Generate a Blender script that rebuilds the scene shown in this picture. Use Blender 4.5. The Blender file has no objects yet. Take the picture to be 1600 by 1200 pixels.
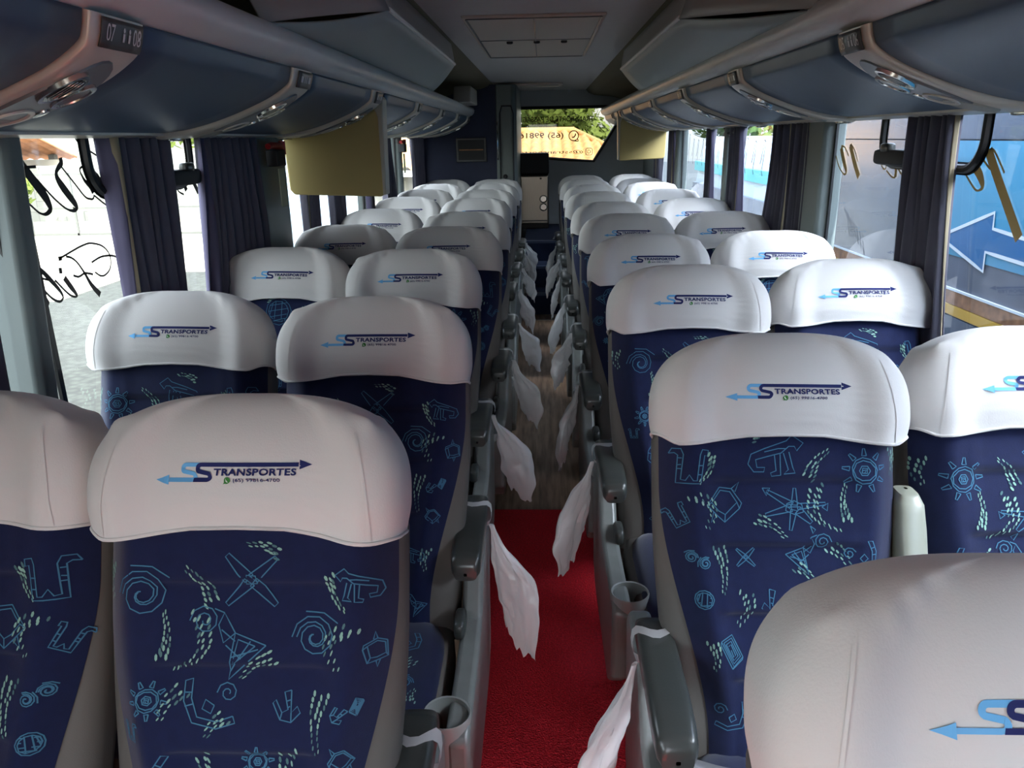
import bpy, bmesh, math, random
from math import sin, cos, pi, sqrt, atan2, radians
from mathutils import Vector, Matrix, noise

scene = bpy.context.scene
C = scene.collection
random.seed(7)

# ---------------------------------------------------------------- camera
cam_d = bpy.data.cameras.new('camera')
cam = bpy.data.objects.new('camera', cam_d)
C.objects.link(cam)
scene.camera = cam
cam_d.sensor_width = 36.0
cam_d.lens = 27.0                      # 1200 px focal length at 1600 px width
cam_d.clip_start = 0.02
YAW, PITCH, ROLL = 0.043562, 0.309759, -0.018
_f = Vector((-sin(YAW) * cos(PITCH), cos(YAW) * cos(PITCH), -sin(PITCH)))
_r0 = Vector((cos(YAW), sin(YAW), 0))
_u0 = _r0.cross(_f)
_r = _r0 * cos(ROLL) + _u0 * sin(ROLL)
_u = _u0 * cos(ROLL) - _r0 * sin(ROLL)
cam.matrix_world = Matrix(((_r.x, _u.x, -_f.x, 0), (_r.y, _u.y, -_f.y, 0), (_r.z, _u.z, -_f.z, 1.6), (0, 0, 0, 1)))

# ---------------------------------------------------------------- world, sun, window portals, exposure
world = bpy.data.worlds.new('sky')
scene.world = world
world.use_nodes = True
wn = world.node_tree.nodes
wn.clear()
wo = wn.new('ShaderNodeOutputWorld')
wb = wn.new('ShaderNodeBackground')
ws = wn.new('ShaderNodeTexSky')
ws.sky_type = 'NISHITA'
ws.sun_disc = False
ws.sun_elevation = radians(45)
ws.sun_rotation = radians(120)
ws.air_density = 1.0
ws.dust_density = 2.5
wb.inputs['Strength'].default_value = 0.95
wh = wn.new('ShaderNodeHueSaturation')      # thin bright haze: a paler sky than the clear one
wh.inputs['Saturation'].default_value = 0.40
world.node_tree.links.new(ws.outputs['Color'], wh.inputs['Color'])
world.node_tree.links.new(wh.outputs['Color'], wb.inputs['Color'])
world.node_tree.links.new(wb.outputs['Background'], wo.inputs['Surface'])

sun_d = bpy.data.lights.new('sun', 'SUN')
sun_d.energy = 6.5
sun_d.angle = radians(0.6)
sun_d.color = (1.0, 0.93, 0.82)
sun = bpy.data.objects.new('sun', sun_d)
C.objects.link(sun)
sun.rotation_euler = Vector((-0.05, 0.80, -0.60)).to_track_quat('-Z', 'Y').to_euler()


def portal(name, loc, rot, sx, sy):
    d = bpy.data.lights.new(name, 'AREA')
    d.shape = 'RECTANGLE'
    d.size, d.size_y = sx, sy
    d.cycles.is_portal = True
    o = bpy.data.objects.new(name, d)
    C.objects.link(o)
    o.location = loc
    o.rotation_euler = rot


portal('window_portal', (-1.26, 4.0, 1.3), (0, radians(-90), 0), 1.0, 11.4)
portal('window_portal', (1.26, 4.0, 1.3), (0, radians(90), 0), 1.0, 11.4)
portal('doorway_portal', (0, -1.66, .96), (radians(90), 0, 0), .72, 1.92)  # at the doorway left in the unseen bulkhead to light the aisle

vs = scene.view_settings
vs.view_transform = 'Standard'
vs.look = 'None'
vs.exposure = 1.3
vs.gamma = 1.0
vs.use_curve_mapping = False
scene.cycles.max_bounces = 9
scene.cycles.diffuse_bounces = 6
scene.cycles.glossy_bounces = 3
scene.cycles.transmission_bounces = 4
scene.cycles.transparent_max_bounces = 16
scene.cycles.sample_clamp_indirect = 6.0
scene.cycles.caustics_reflective = False
scene.cycles.caustics_refractive = False


# ---------------------------------------------------------------- materials
def lin(h):
    if isinstance(h, str):
        c = [int(h[i:i + 2], 16) / 255 for i in (0, 2, 4)]
    else:
        c = [v / 255 for v in h]
    return tuple(((v + 0.055) / 1.055) ** 2.4 if v > 0.04045 else v / 12.92 for v in c) + (1.0,)


def mat(name, col, rough=0.6, metal=0.0, noise_amt=0.0, nscale=30.0, bump=0.0, bscale=200.0, trans=0.0, sheen=0.0, coat=0.0, spec=0.5, alpha=1.0, stretch=None):
    m = bpy.data.materials.new(name)
    m.use_nodes = True
    nt = m.node_tree
    p = nt.nodes['Principled BSDF']
    out = nt.nodes['Material Output']
    c = lin(col)
    p.inputs['Base Color'].default_value = c
    p.inputs['Roughness'].default_value = rough
    p.inputs['Metallic'].default_value = metal
    p.inputs['Specular IOR Level'].default_value = spec
    if sheen:
        p.inputs['Sheen Weight'].default_value = sheen
    if coat:
        p.inputs['Coat Weight'].default_value = coat
    if alpha < 1:
        p.inputs['Alpha'].default_value = alpha
    tc = nt.nodes.new('ShaderNodeTexCoord')
    src = tc.outputs['Object']
    if stretch:
        mp = nt.nodes.new('ShaderNodeMapping')
        mp.inputs['Scale'].default_value = stretch
        nt.links.new(src, mp.inputs['Vector'])
        src = mp.outputs['Vector']
    if noise_amt:
        n = nt.nodes.new('ShaderNodeTexNoise')
        n.inputs['Scale'].default_value = nscale
        n.inputs['Detail'].default_value = 4
        nt.links.new(src, n.inputs['Vector'])
        r = nt.nodes.new('ShaderNodeValToRGB')
        e = r.color_ramp.elements
        e[0].position, e[1].position = 0.3, 0.7
        e[0].color = tuple(v * (1 - noise_amt) for v in c[:3]) + (1,)
        e[1].color = tuple(min(1, v * (1 + noise_amt)) for v in c[:3]) + (1,)
        nt.links.new(n.outputs['Fac'], r.inputs['Fac'])
        nt.links.new(r.outputs['Color'], p.inputs['Base Color'])
    if bump:
        n = nt.nodes.new('ShaderNodeTexNoise')
        n.inputs['Scale'].default_value = bscale
        n.inputs['Detail'].default_value = 3
        nt.links.new(src, n.inputs['Vector'])
        b = nt.nodes.new('ShaderNodeBump')
        b.inputs['Strength'].default_value = bump
        b.inputs['Distance'].default_value = 0.004
        nt.links.new(n.outputs['Fac'], b.inputs['Height'])
        nt.links.new(b.outputs['Normal'], p.inputs['Normal'])
    if trans:
        t = nt.nodes.new('ShaderNodeBsdfTranslucent')
        t.inputs['Color'].default_value = c
        mx = nt.nodes.new('ShaderNodeMixShader')
        mx.inputs['Fac'].default_value = trans
        nt.links.new(p.outputs['BSDF'], mx.inputs[1])
        nt.links.new(t.outputs['BSDF'], mx.inputs[2])
        nt.links.new(mx.outputs['Shader'], out.inputs['Surface'])
    return m


def glass_mat(name, tint):
    m = bpy.data.materials.new(name)
    m.use_nodes = True
    nt = m.node_tree
    nt.nodes.clear()
    out = nt.nodes.new('ShaderNodeOutputMaterial')
    tr = nt.nodes.new('ShaderNodeBsdfTransparent')
    tr.inputs['Color'].default_value = tint
    gl = nt.nodes.new('ShaderNodeBsdfGlossy')
    gl.inputs['Roughness'].default_value = 0.02
    lw = nt.nodes.new('ShaderNodeLayerWeight')
    lw.inputs['Blend'].default_value = 0.5
    pw = nt.nodes.new('ShaderNodeMath')
    pw.operation = 'POWER'
    pw.inputs[1].default_value = 4.0
    ma = nt.nodes.new('ShaderNodeMath')
    ma.operation = 'MULTIPLY_ADD'
    ma.inputs[1].default_value = 0.55
    ma.inputs[2].default_value = 0.04
    mx = nt.nodes.new('ShaderNodeMixShader')
    nt.links.new(lw.outputs['Facing'], pw.inputs[0])
    nt.links.new(pw.outputs['Value'], ma.inputs[0])
    nt.links.new(ma.outputs['Value'], mx.inputs['Fac'])
    nt.links.new(tr.outputs['BSDF'], mx.inputs[1])
    nt.links.new(gl.outputs['BSDF'], mx.inputs[2])
    nt.links.new(mx.outputs['Shader'], out.inputs['Surface'])
    return m


MT = {}
MT['white_cloth'] = mat('white stretch cloth', 'd6d3d0', 0.9, bump=0.10, bscale=420, trans=0.10, sheen=0.2, spec=0.2, stretch=(1, 1, 0.5))
MT['logo_navy'] = mat('navy print', '232a5c', 0.8, spec=0.2)
MT['logo_sky'] = mat('sky blue print', '6aaede', 0.8, spec=0.2)
MT['logo_green'] = mat('green print', '3c7a3a', 0.8, spec=0.2)
MT['fabric'] = mat('navy seat velour', '0c163a', 0.85, noise_amt=0.10, nscale=60, bump=0.12, bscale=600, sheen=0.25, spec=0.2)
MT['motif'] = mat('pale blue motif yarn', '42708c', 0.9, spec=0.2)
MT['dash_light'] = mat('mint dash yarn', '83a99c', 0.9, spec=0.2)
MT['dash_dark'] = mat('grey green dash yarn', '4f6f72', 0.9, spec=0.2)
MT['vinyl'] = mat('grey brown vinyl', '5c5854', 0.62, bump=0.08, bscale=500, spec=0.3)
MT['plastic_dark'] = mat('dark grey armrest plastic', '3a3d3b', 0.28, bump=0.05, bscale=300)
MT['plastic_silver'] = mat('silver grey side plastic', '747876', 0.32, noise_amt=0.06, nscale=25)
MT['plastic_khaki'] = mat('pale khaki plastic', '97998a', 0.33)
MT['cup_inside'] = mat('cup holder plastic', '8b8f8c', 0.4)
MT['black'] = mat('black rubber', '0d0e10', 0.45)
MT['black_matte'] = mat('black plastic', '15171b', 0.6)
MT['pedestal'] = mat('dark seat base metal', '2a2726', 0.5, 0.3)
MT['bag'] = mat('white film plastic', 'f4f4f4', 0.22, bump=0.5, bscale=45, trans=0.45, alpha=0.82, spec=0.5)
MT['carpet'] = None
MT['wood'] = None
MT['rail'] = mat('warm grey rail', 'e0dcd6', 0.38, noise_amt=0.03, nscale=8)
MT['bin'] = mat('slate blue bin panel', '43586e', 0.42, noise_amt=0.04, nscale=6, bump=0.03, bscale=700)
MT['panel'] = mat('champagne silver panel', 'd6cdbf', 0.34, 0.15)
MT['panel_inset'] = mat('grey inset', '77787a', 0.35, 0.3)
MT['plate'] = mat('dark number plate', '4a4b4b', 0.35)
MT['plate_mark'] = mat('white print', 'e6e6e2', 0.6)
MT['chrome'] = mat('satin chrome', 'c4c4c0', 0.18, 0.9)
MT['speaker'] = mat('grille grey', 'a9a498', 0.5, bump=0.3, bscale=900)
MT['lens'] = mat('lamp lens', '8d8c88', 0.2)
MT['beige'] = mat('beige monitor casing', 'b8a468', 0.55, noise_amt=0.03, nscale=5)
MT['beige_edge'] = mat('pale bezel', 'b9b3a3', 0.4)
MT['ceiling'] = mat('grey ceiling lining', 'cfccca', 0.8, noise_amt=0.04, nscale=12, stretch=(1, 12, 1))
MT['cove'] = mat('dark olive cove lining', '6a634c', 0.85, noise_amt=0.05, nscale=14)
MT['duct'] = mat('grey teal duct plastic', 'a3adaa', 0.5)
MT['duct_front'] = mat('grey duct end', 'a39d96', 0.5)
MT['hatch'] = mat('hatch panel', 'd2c8be', 0.7)
MT['front_wall'] = mat('tan front bulkhead', 'b58a5e', 0.6)  # unseen bulkhead; tan chosen to bounce warm light onto the front seats
MT['wall_grey'] = mat('grey side lining', '6f7678', 0.6)
MT['pillar'] = mat('grey green pillar', '6d7674', 0.5)
MT['curtain'] = mat('violet grey curtain', '64626e', 0.9, noise_amt=0.06, nscale=40, trans=0.30, sheen=0.3, spec=0.1, bump=0.1, bscale=300)
MT['curtain_band'] = mat('beige curtain band', 'b6a98e', 0.9, trans=0.3)
MT['curtain_lining'] = mat('lilac curtain lining', '6f6a84', 0.9, trans=0.3)
MT['navy_wall'] = mat('dark navy cabin wall', '2b3048', 0.7, noise_amt=0.05, nscale=20)
MT['post'] = mat('grey green door plastic', '6a7471', 0.35)
MT['steel'] = mat('brushed steel', 'b0a89e', 0.33, 0.75, noise_amt=0.06, nscale=10, stretch=(40, 40, 1))
MT['navy_carpet'] = mat('navy step carpet', '1d2b4a', 0.95, bump=0.3, bscale=300)
MT['step_edge'] = mat('blue step nosing', '33486a', 0.5)
MT['rear_panel'] = mat('blue grey rear lining', 'b2bcc2', 0.6)
MT['red'] = mat('red plastic', 'b3262a', 0.35)
MT['label'] = mat('pale printed label', 'e3e4c8', 0.6, trans=0.5)
MT['gold'] = mat('gold vinyl lettering', 'b99a52', 0.5)
MT['script'] = mat('dark vinyl lettering', '2b2825', 0.6)
MT['strap'] = mat('grey webbing', '77767a', 0.7, bump=0.2, bscale=400)
MT['glass'] = glass_mat('window glass', (0.92, 0.96, 0.93, 1))
MT['glass_right'] = glass_mat('window glass cool', (0.66, 0.77, 0.90, 1))
MT['glass_rear'] = glass_mat('dark tinted rear glass', (0.24, 0.24, 0.23, 1))
# outside
MT['concrete'] = mat('pale concrete yard', 'a09d92', 0.9, noise_amt=0.08, nscale=0.7)
MT['block'] = mat('grey block wall', 'b3b5ad', 0.9, noise_amt=0.1, nscale=3)
MT['terracotta'] = mat('terracotta roof', 'c99a5f', 0.85, noise_amt=0.25, nscale=5)
MT['leaf_light'] = mat('light foliage', '708236', 0.8, noise_amt=0.3, nscale=2, trans=0.3)
MT['leaf_dark'] = mat('dark foliage', '48602c', 0.8, noise_amt=0.3, nscale=2, trans=0.3)
MT['bark'] = mat('bark', '6b5a48', 0.9)
MT['bus_blue'] = mat('blue bus paint', '1a679c', 0.35, noise_amt=0.05, nscale=2)
MT['bus_cyan'] = mat('light blue bus paint', '3f93b4', 0.35, noise_amt=0.05, nscale=2)
MT['bus_grey'] = mat('dusty grey bus window', '606876', 0.25, noise_amt=0.12, nscale=3)
MT['bus_dark'] = mat('dark bus skirt', '555c6a', 0.5, noise_amt=0.1, nscale=5)
MT['white_paint'] = mat('white paint', 'e8ecec', 0.5)
MT['van_paint'] = mat('off white van paint', 'a9b6ba', 0.5)
MT['canopy'] = mat('faded canopy tiles', 'a5714f', 0.9, noise_amt=0.2, nscale=4)
MT['yellow'] = mat('yellow stripe', 'd9a83c', 0.5)
MT['rust'] = mat('rusty brown skirt', '9a6b48', 0.7, noise_amt=0.4, nscale=12)
MT['teal'] = mat('teal paint', '4aa6a8', 0.5)
MT['gate'] = mat('grey steel gate', '565855', 0.5, 0.4)
MT['pale_blue_wall'] = mat('pale blue painted wall', 'a9c2d6', 0.9, noise_amt=0.12, nscale=3)
MT['tire'] = mat('tire rubber', '1b1b1b', 0.8)


def carpet_mat():
    m = mat('red loop mat', 'f62838', 0.75, noise_amt=0.35, nscale=160, bump=0.0, spec=0.3)
    nt = m.node_tree
    p = nt.nodes['Principled BSDF']
    v = nt.nodes.new('ShaderNodeTexVoronoi')
    v.inputs['Scale'].default_value = 190
    tc = nt.nodes.new('ShaderNodeTexCoord')
    nt.links.new(tc.outputs['Object'], v.inputs['Vector'])
    b = nt.nodes.new('ShaderNodeBump')
    b.inputs['Strength'].default_value = 0.9
    b.inputs['Distance'].default_value = 0.006
    nt.links.new(v.outputs['Distance'], b.inputs['Height'])
    nt.links.new(b.outputs['Normal'], p.inputs['Normal'])
    return m


def wood_mat():
    m = mat('dark wood plank vinyl', '55443a', 0.42, spec=0.4)
    nt = m.node_tree
    p = nt.nodes['Principled BSDF']
    tc = nt.nodes.new('ShaderNodeTexCoord')
    mp = nt.nodes.new('ShaderNodeMapping')
    mp.inputs['Scale'].default_value = (18, 1.6, 1)
    n = nt.nodes.new('ShaderNodeTexNoise')
    n.inputs['Scale'].default_value = 2.2
    n.inputs['Detail'].default_value = 7
    r = nt.nodes.new('ShaderNodeValToRGB')
    r.color_ramp.elements[0].position = 0.3
    r.color_ramp.elements[0].color = lin('66503f')
    r.color_ramp.elements[1].position = 0.72
    r.color_ramp.elements[1].color = lin('b0937a')
    nt.links.new(tc.outputs['Object'], mp.inputs['Vector'])
    nt.links.new(mp.outputs['Vector'], n.inputs['Vector'])
    nt.links.new(n.outputs['Fac'], r.inputs['Fac'])
    nt.links.new(r.outputs['Color'], p.inputs['Base Color'])
    return m


def gravel_mat():
    m = mat('grey green gravel', 'a3aaa0', 0.95)
    nt = m.node_tree
    p = nt.nodes['Principled BSDF']
    tc = nt.nodes.new('ShaderNodeTexCoord')
    n = nt.nodes.new('ShaderNodeTexVoronoi')
    n.inputs['Scale'].default_value = 9
    r = nt.nodes.new('ShaderNodeValToRGB')
    r.color_ramp.elements[0].position = 0.05
    r.color_ramp.elements[0].color = lin('363b36')
    r.color_ramp.elements[1].position = 0.75
    r.color_ramp.elements[1].color = lin('1f221f')
    nt.links.new(tc.outputs['Object'], n.inputs['Vector'])
    nt.links.new(n.outputs['Distance'], r.inputs['Fac'])
    nt.links.new(r.outputs['Color'], p.inputs['Base Color'])
    return m


def block_mat():
    m = mat('grey block masonry', 'b5b7b0', 0.9)
    nt = m.node_tree
    p = nt.nodes['Principled BSDF']
    tc = nt.nodes.new('ShaderNodeTexCoord')
    mp = nt.nodes.new('ShaderNodeMapping')
    mp.inputs['Rotation'].default_value = (radians(90), 0, radians(90))
    b = nt.nodes.new('ShaderNodeTexBrick')
    b.inputs['Scale'].default_value = 1.0
    b.inputs['Brick Width'].default_value = 0.8
    b.inputs['Row Height'].default_value = 0.36
    b.inputs['Mortar Size'].default_value = 0.015
    b.inputs['Color1'].default_value = lin('767974')
    b.inputs['Color2'].default_value = lin('6a6d69')
    b.inputs['Mortar'].default_value = lin('585a57')
    nt.links.new(tc.outputs['Object'], mp.inputs['Vector'])
    nt.links.new(mp.outputs['Vector'], b.inputs['Vector'])
    nt.links.new(b.outputs['Color'], p.inputs['Base Color'])
    return m


MT['carpet'] = carpet_mat()
MT['wood'] = wood_mat()
MT['gravel'] = gravel_mat()
MT['blocks'] = block_mat()


# ---------------------------------------------------------------- mesh helpers
class M:
    """Collects verts and faces, then links them as one mesh object."""

    def __init__(self):
        self.v, self.f, self.mi = [], [], []

    def add(self, vs, fs, mi=0):
        n = len(self.v)
        self.v += [tuple(p) for p in vs]
        self.f += [tuple(i + n for i in q) for q in fs]
        self.mi += [mi] * len(fs)
        return self

    def box(self, x0, x1, y0, y1, z0, z1, mi=0):
        vs = [(x, y, z) for x in (x0, x1) for y in (y0, y1) for z in (z0, z1)]
        return self.add(vs, [(0, 1, 3, 2), (4, 6, 7, 5), (0, 4, 5, 1), (2, 3, 7, 6), (0, 2, 6, 4), (1, 5, 7, 3)], mi)

    def grid(self, fn, nu, nv, mi=0, closed=False, flip=False):
        """fn(a, b) with a, b in 0..1; closed joins the a direction."""
        cols = nu if closed else nu + 1
        vs = [fn(i / nu, j / nv) for j in range(nv + 1) for i in range(cols)]
        fs = []
        for j in range(nv):
            for i in range(nu):
                i2 = (i + 1) % cols
                q = (j * cols + i, j * cols + i2, (j + 1) * cols + i2, (j + 1) * cols + i)
                fs.append(q[::-1] if flip else q)
        return self.add(vs, fs, mi)

    def prism(self, poly, at, d0, d1, mi=0):
        """poly: 2D points; at(p, d) gives the 3D point at depth d."""
        n = len(poly)
        vs = [at(p, d0) for p in poly] + [at(p, d1) for p in poly]
        fs = [tuple(range(n))[::-1], tuple(range(n, 2 * n))]
        fs += [(i, (i + 1) % n, n + (i + 1) % n, n + i) for i in range(n)]
        return self.add(vs, fs, mi)

    def tube(self, path, rad, n=10, mi=0, cap=True):
        P = [Vector(p) for p in path]
        if not isinstance(rad, (list, tuple)):
            rad = [rad] * len(P)
        vs, fs = [], []
        prev = None
        for i, p in enumerate(P):
            d = (P[min(i + 1, len(P) - 1)] - P[max(i - 1, 0)]).normalized()
            if prev is None:
                a = d.orthogonal().normalized()
            else:
                a = (prev - d * prev.dot(d)).normalized()
            prev = a
            b = d.cross(a)
            for k in range(n):
                t = 2 * pi * k / n
                vs.append(p + (a * cos(t) + b * sin(t)) * rad[i])
        for i in range(len(P) - 1):
            for k in range(n):
                k2 = (k + 1) % n
                fs.append((i * n + k, i * n + k2, (i + 1) * n + k2, (i + 1) * n + k))
        if cap:
            fs.append(tuple(range(n))[::-1])
            fs.append(tuple(range((len(P) - 1) * n, len(P) * n)))
        return self.add(vs, fs, mi)

    def sup(self, c, a, b, cc, e1=0.5, e2=0.5, nu=28, nv=14, mi=0):
        """superellipsoid"""
        pw = lambda w, e: math.copysign(abs(w) ** e, w)

        def fn(s, t):
            w, h = 2 * pi * s, -pi / 2 + pi * t
            return (c[0] + a * pw(cos(h), e1) * pw(cos(w), e2), c[1] + b * pw(cos(h), e1) * pw(sin(w), e2), c[2] + cc * pw(sin(h), e1))
        return self.grid(fn, nu, nv, mi, closed=True)

    def lathe(self, prof, c, n=24, mi=0, axis=None):
        """prof: (radius, height) pairs about an axis through c"""
        ax = Vector(axis or (0, 0, 1)).normalized()
        a = ax.orthogonal().normalized()
        b = ax.cross(a)
        c = Vector(c)

        def fn(s, t):
            r, h = prof[round(t * (len(prof) - 1))]
            w = 2 * pi * s
            return c + ax * h + (a * cos(w) + b * sin(w)) * r
        return self.grid(fn, n, len(prof) - 1, mi, closed=True)

    def strip(self, pts, wid, at, mi=0, step=0.012):
        """flat ribbon along 2D pts; at(x, y) lifts it onto a surface; wid may be a list"""
        if not isinstance(wid, (list, tuple)):
            wid = [wid] * len(pts)
        Q, W = [], []
        for i in range(len(pts) - 1):
            a, b = pts[i], pts[i + 1]
            L = math.hypot(b[0] - a[0], b[1] - a[1])
            k = max(1, int(L / step))
            for j in range(k):
                s = j / k
                Q.append((a[0] + (b[0] - a[0]) * s, a[1] + (b[1] - a[1]) * s))
                W.append(wid[i] + (wid[i + 1] - wid[i]) * s)
        Q.append(pts[-1])
        W.append(wid[-1])
        vs = []
        for i, p in enumerate(Q):
            a, b = Q[max(i - 1, 0)], Q[min(i + 1, len(Q) - 1)]
            dx, dy = b[0] - a[0], b[1] - a[1]
            L = math.hypot(dx, dy) or 1
            nx, ny = -dy / L * W[i] / 2, dx / L * W[i] / 2
            vs += [at(p[0] + nx, p[1] + ny), at(p[0] - nx, p[1] - ny)]
        fs = [(2 * i, 2 * i + 1, 2 * i + 3, 2 * i + 2) for i in range(len(Q) - 1)]
        return self.add(vs, fs, mi)

    def poly(self, pts, at, mi=0):
        return self.add([at(*p) for p in pts], [tuple(range(len(pts)))], mi)

    def mesh(self, name, mats, smooth=40, merge=True):
        me = bpy.data.meshes.new(name)
        me.from_pydata([tuple(p) for p in self.v], [], self.f)
        for m in (mats if isinstance(mats, (list, tuple)) else [mats]):
            me.materials.append(m)
        me.polygons.foreach_set('material_index', self.mi)
        if smooth:
            me.shade_smooth()
            me.set_sharp_from_angle(angle=radians(smooth))
        me.validate()
        me.update()
        return me

    def build(self, name, mats, parent=None, smooth=40, bevel=0, solid=0, recalc=False):
        me = self.mesh(name, mats, smooth)
        if recalc:
            bm = bmesh.new()
            bm.from_mesh(me)
            bmesh.ops.recalc_face_normals(bm, faces=bm.faces)
            bm.to_mesh(me)
            bm.free()
        o = bpy.data.objects.new(name, me)
        C.objects.link(o)
        if parent:
            o.parent = parent
        if solid:
            s = o.modifiers.new('thickness', 'SOLIDIFY')
            s.thickness = solid
            s.offset = 0
        if bevel:
            b = o.modifiers.new('bevel', 'BEVEL')
            b.width = bevel
            b.segments = 3
            b.limit_method = 'ANGLE'
            b.angle_limit = radians(35)
        return o


def tag(o, label, cat, group=None, kind=None):
    if label:
        o['label'] = label
    if cat:
        o['category'] = cat
    if group:
        o['group'] = group
    if kind:
        o['kind'] = kind
    return o


def thing(name, loc, label, cat, group=None):
    o = bpy.data.objects.new(name, None)
    o.empty_display_size = 0.1
    C.objects.link(o)
    o.location = loc
    return tag(o, label, cat, group)


def struct(o):
    o['kind'] = 'structure'
    return o


def dup(o, parent=None):
    c = o.copy()
    C.objects.link(c)
    if parent:
        c.parent = parent
    for ch in list(o.children):
        dup(ch, c)
    return c


def text_shape(s, size, bold=0.0, spacing=1.0):
    """2D verts and faces of a line of lettering, origin at its left baseline"""
    cu = bpy.data.curves.new('lettering', 'FONT')
    cu.body = s
    cu.size = size
    cu.offset = bold
    cu.space_character = spacing
    cu.resolution_u = 3
    o = bpy.data.objects.new('lettering', cu)
    C.objects.link(o)
    dg = bpy.context.evaluated_depsgraph_get()
    me = bpy.data.meshes.new_from_object(o.evaluated_get(dg))
    vs = [(v.co.x, v.co.y) for v in me.vertices]
    fs = [tuple(p.vertices) for p in me.polygons]
    bpy.data.objects.remove(o)
    bpy.data.curves.remove(cu)
    bpy.data.meshes.remove(me)
    return vs, fs


def put_text(m, s, x0, y0, width, height, at, mi=0, bold=0.0, spacing=1.0):
    """lettering stretched into a width x height box whose lower left corner is x0, y0"""
    vs, fs = text_shape(s, 1.0, bold, spacing)
    xs = [p[0] for p in vs]
    ys = [p[1] for p in vs]
    kx = width / (max(xs) - min(xs))
    ky = height / (max(ys) - min(ys))
    m.add([at(x0 + (x - min(xs)) * kx, y0 + (y - min(ys)) * ky) for x, y in vs], fs, mi)


def sm(a, b, x):
    t = max(0.0, min(1.0, (x - a) / (b - a)))
    return t * t * (3 - 2 * t)


# ---------------------------------------------------------------- the seat
TH = radians(19.7)                       # recline of the backrest
HINGE = (-0.27, 0.47)


def B(u, t, n):
    """point on the reclined back: u sideways, t up along it, n out of its front"""
    return Vector((u, HINGE[0] + t * sin(TH) - n * cos(TH), HINGE[1] + t * cos(TH) + n * sin(TH)))


def shell_w(t):
    return 0.212 + 0.024 * sm(0.0, 0.45, t)


def shell_front(u, t):
    x = min(1.0, abs(u) / shell_w(t))
    return 0.058 * (1 - x ** 5) ** 0.5 - 0.03


def fabric_w(t):
    return 0.142 + 0.086 * sm(0.02, 0.50, t) ** 0.9


TUCKS = (-0.03, 0.13, 0.255, 0.385, 0.505, 0.70)


def fabric_n(u, t):
    U = min(1.0, abs(u) / fabric_w(t))
    edge = 1 - U ** 8
    n = shell_front(u, t) + 0.003 + 0.012 * edge
    n += 0.020 * math.exp(-((U - 0.74) / 0.15) ** 2) * (0.4 + 0.6 * sm(0.0, 0.2, t))
    for a, b in zip(TUCKS, TUCKS[1:]):
        if a <= t < b:
            f = (b - t) / (b - a)
            n += 0.012 * (f ** 0.8) * (1 - sm(0.90, 1.0, f)) * (1 - sm(0.55, 0.68, U))
    return n


def FAB(u, t, off=0.0014):
    return B(u, t, fabric_n(u, t) + off)


# motifs drawn as outlines in a box about one unit wide
def closed(*p):
    return list(p) + [p[0]]


def circ(cx, cy, r, n=10, a0=0.0, a1=2 * pi, wob=0.0):
    return [(cx + r * (1 + wob * sin(5 * k)) * cos(a0 + (a1 - a0) * k / n), cy + r * (1 + wob * sin(5 * k)) * sin(a0 + (a1 - a0) * k / n)) for k in range(n + 1)]


def spiral(cx, cy, r, turns=2.2, n=22, a0=0.0):
    return [(cx + r * (1 - 0.85 * k / n) * cos(a0 + 2 * pi * turns * k / n), cy + r * (1 - 0.85 * k / n) * sin(a0 + 2 * pi * turns * k / n)) for k in range(n + 1)]


def ray(cx, cy, ang, r0, r1, w):
    c, s = cos(ang), sin(ang)
    f = lambda r, k: (cx + r * c - k * s, cy + r * s + k * c)
    return closed(f(r0, -w), f(r1, -w * 0.3), f(r1, w * 0.5), f(r0, w))


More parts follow.
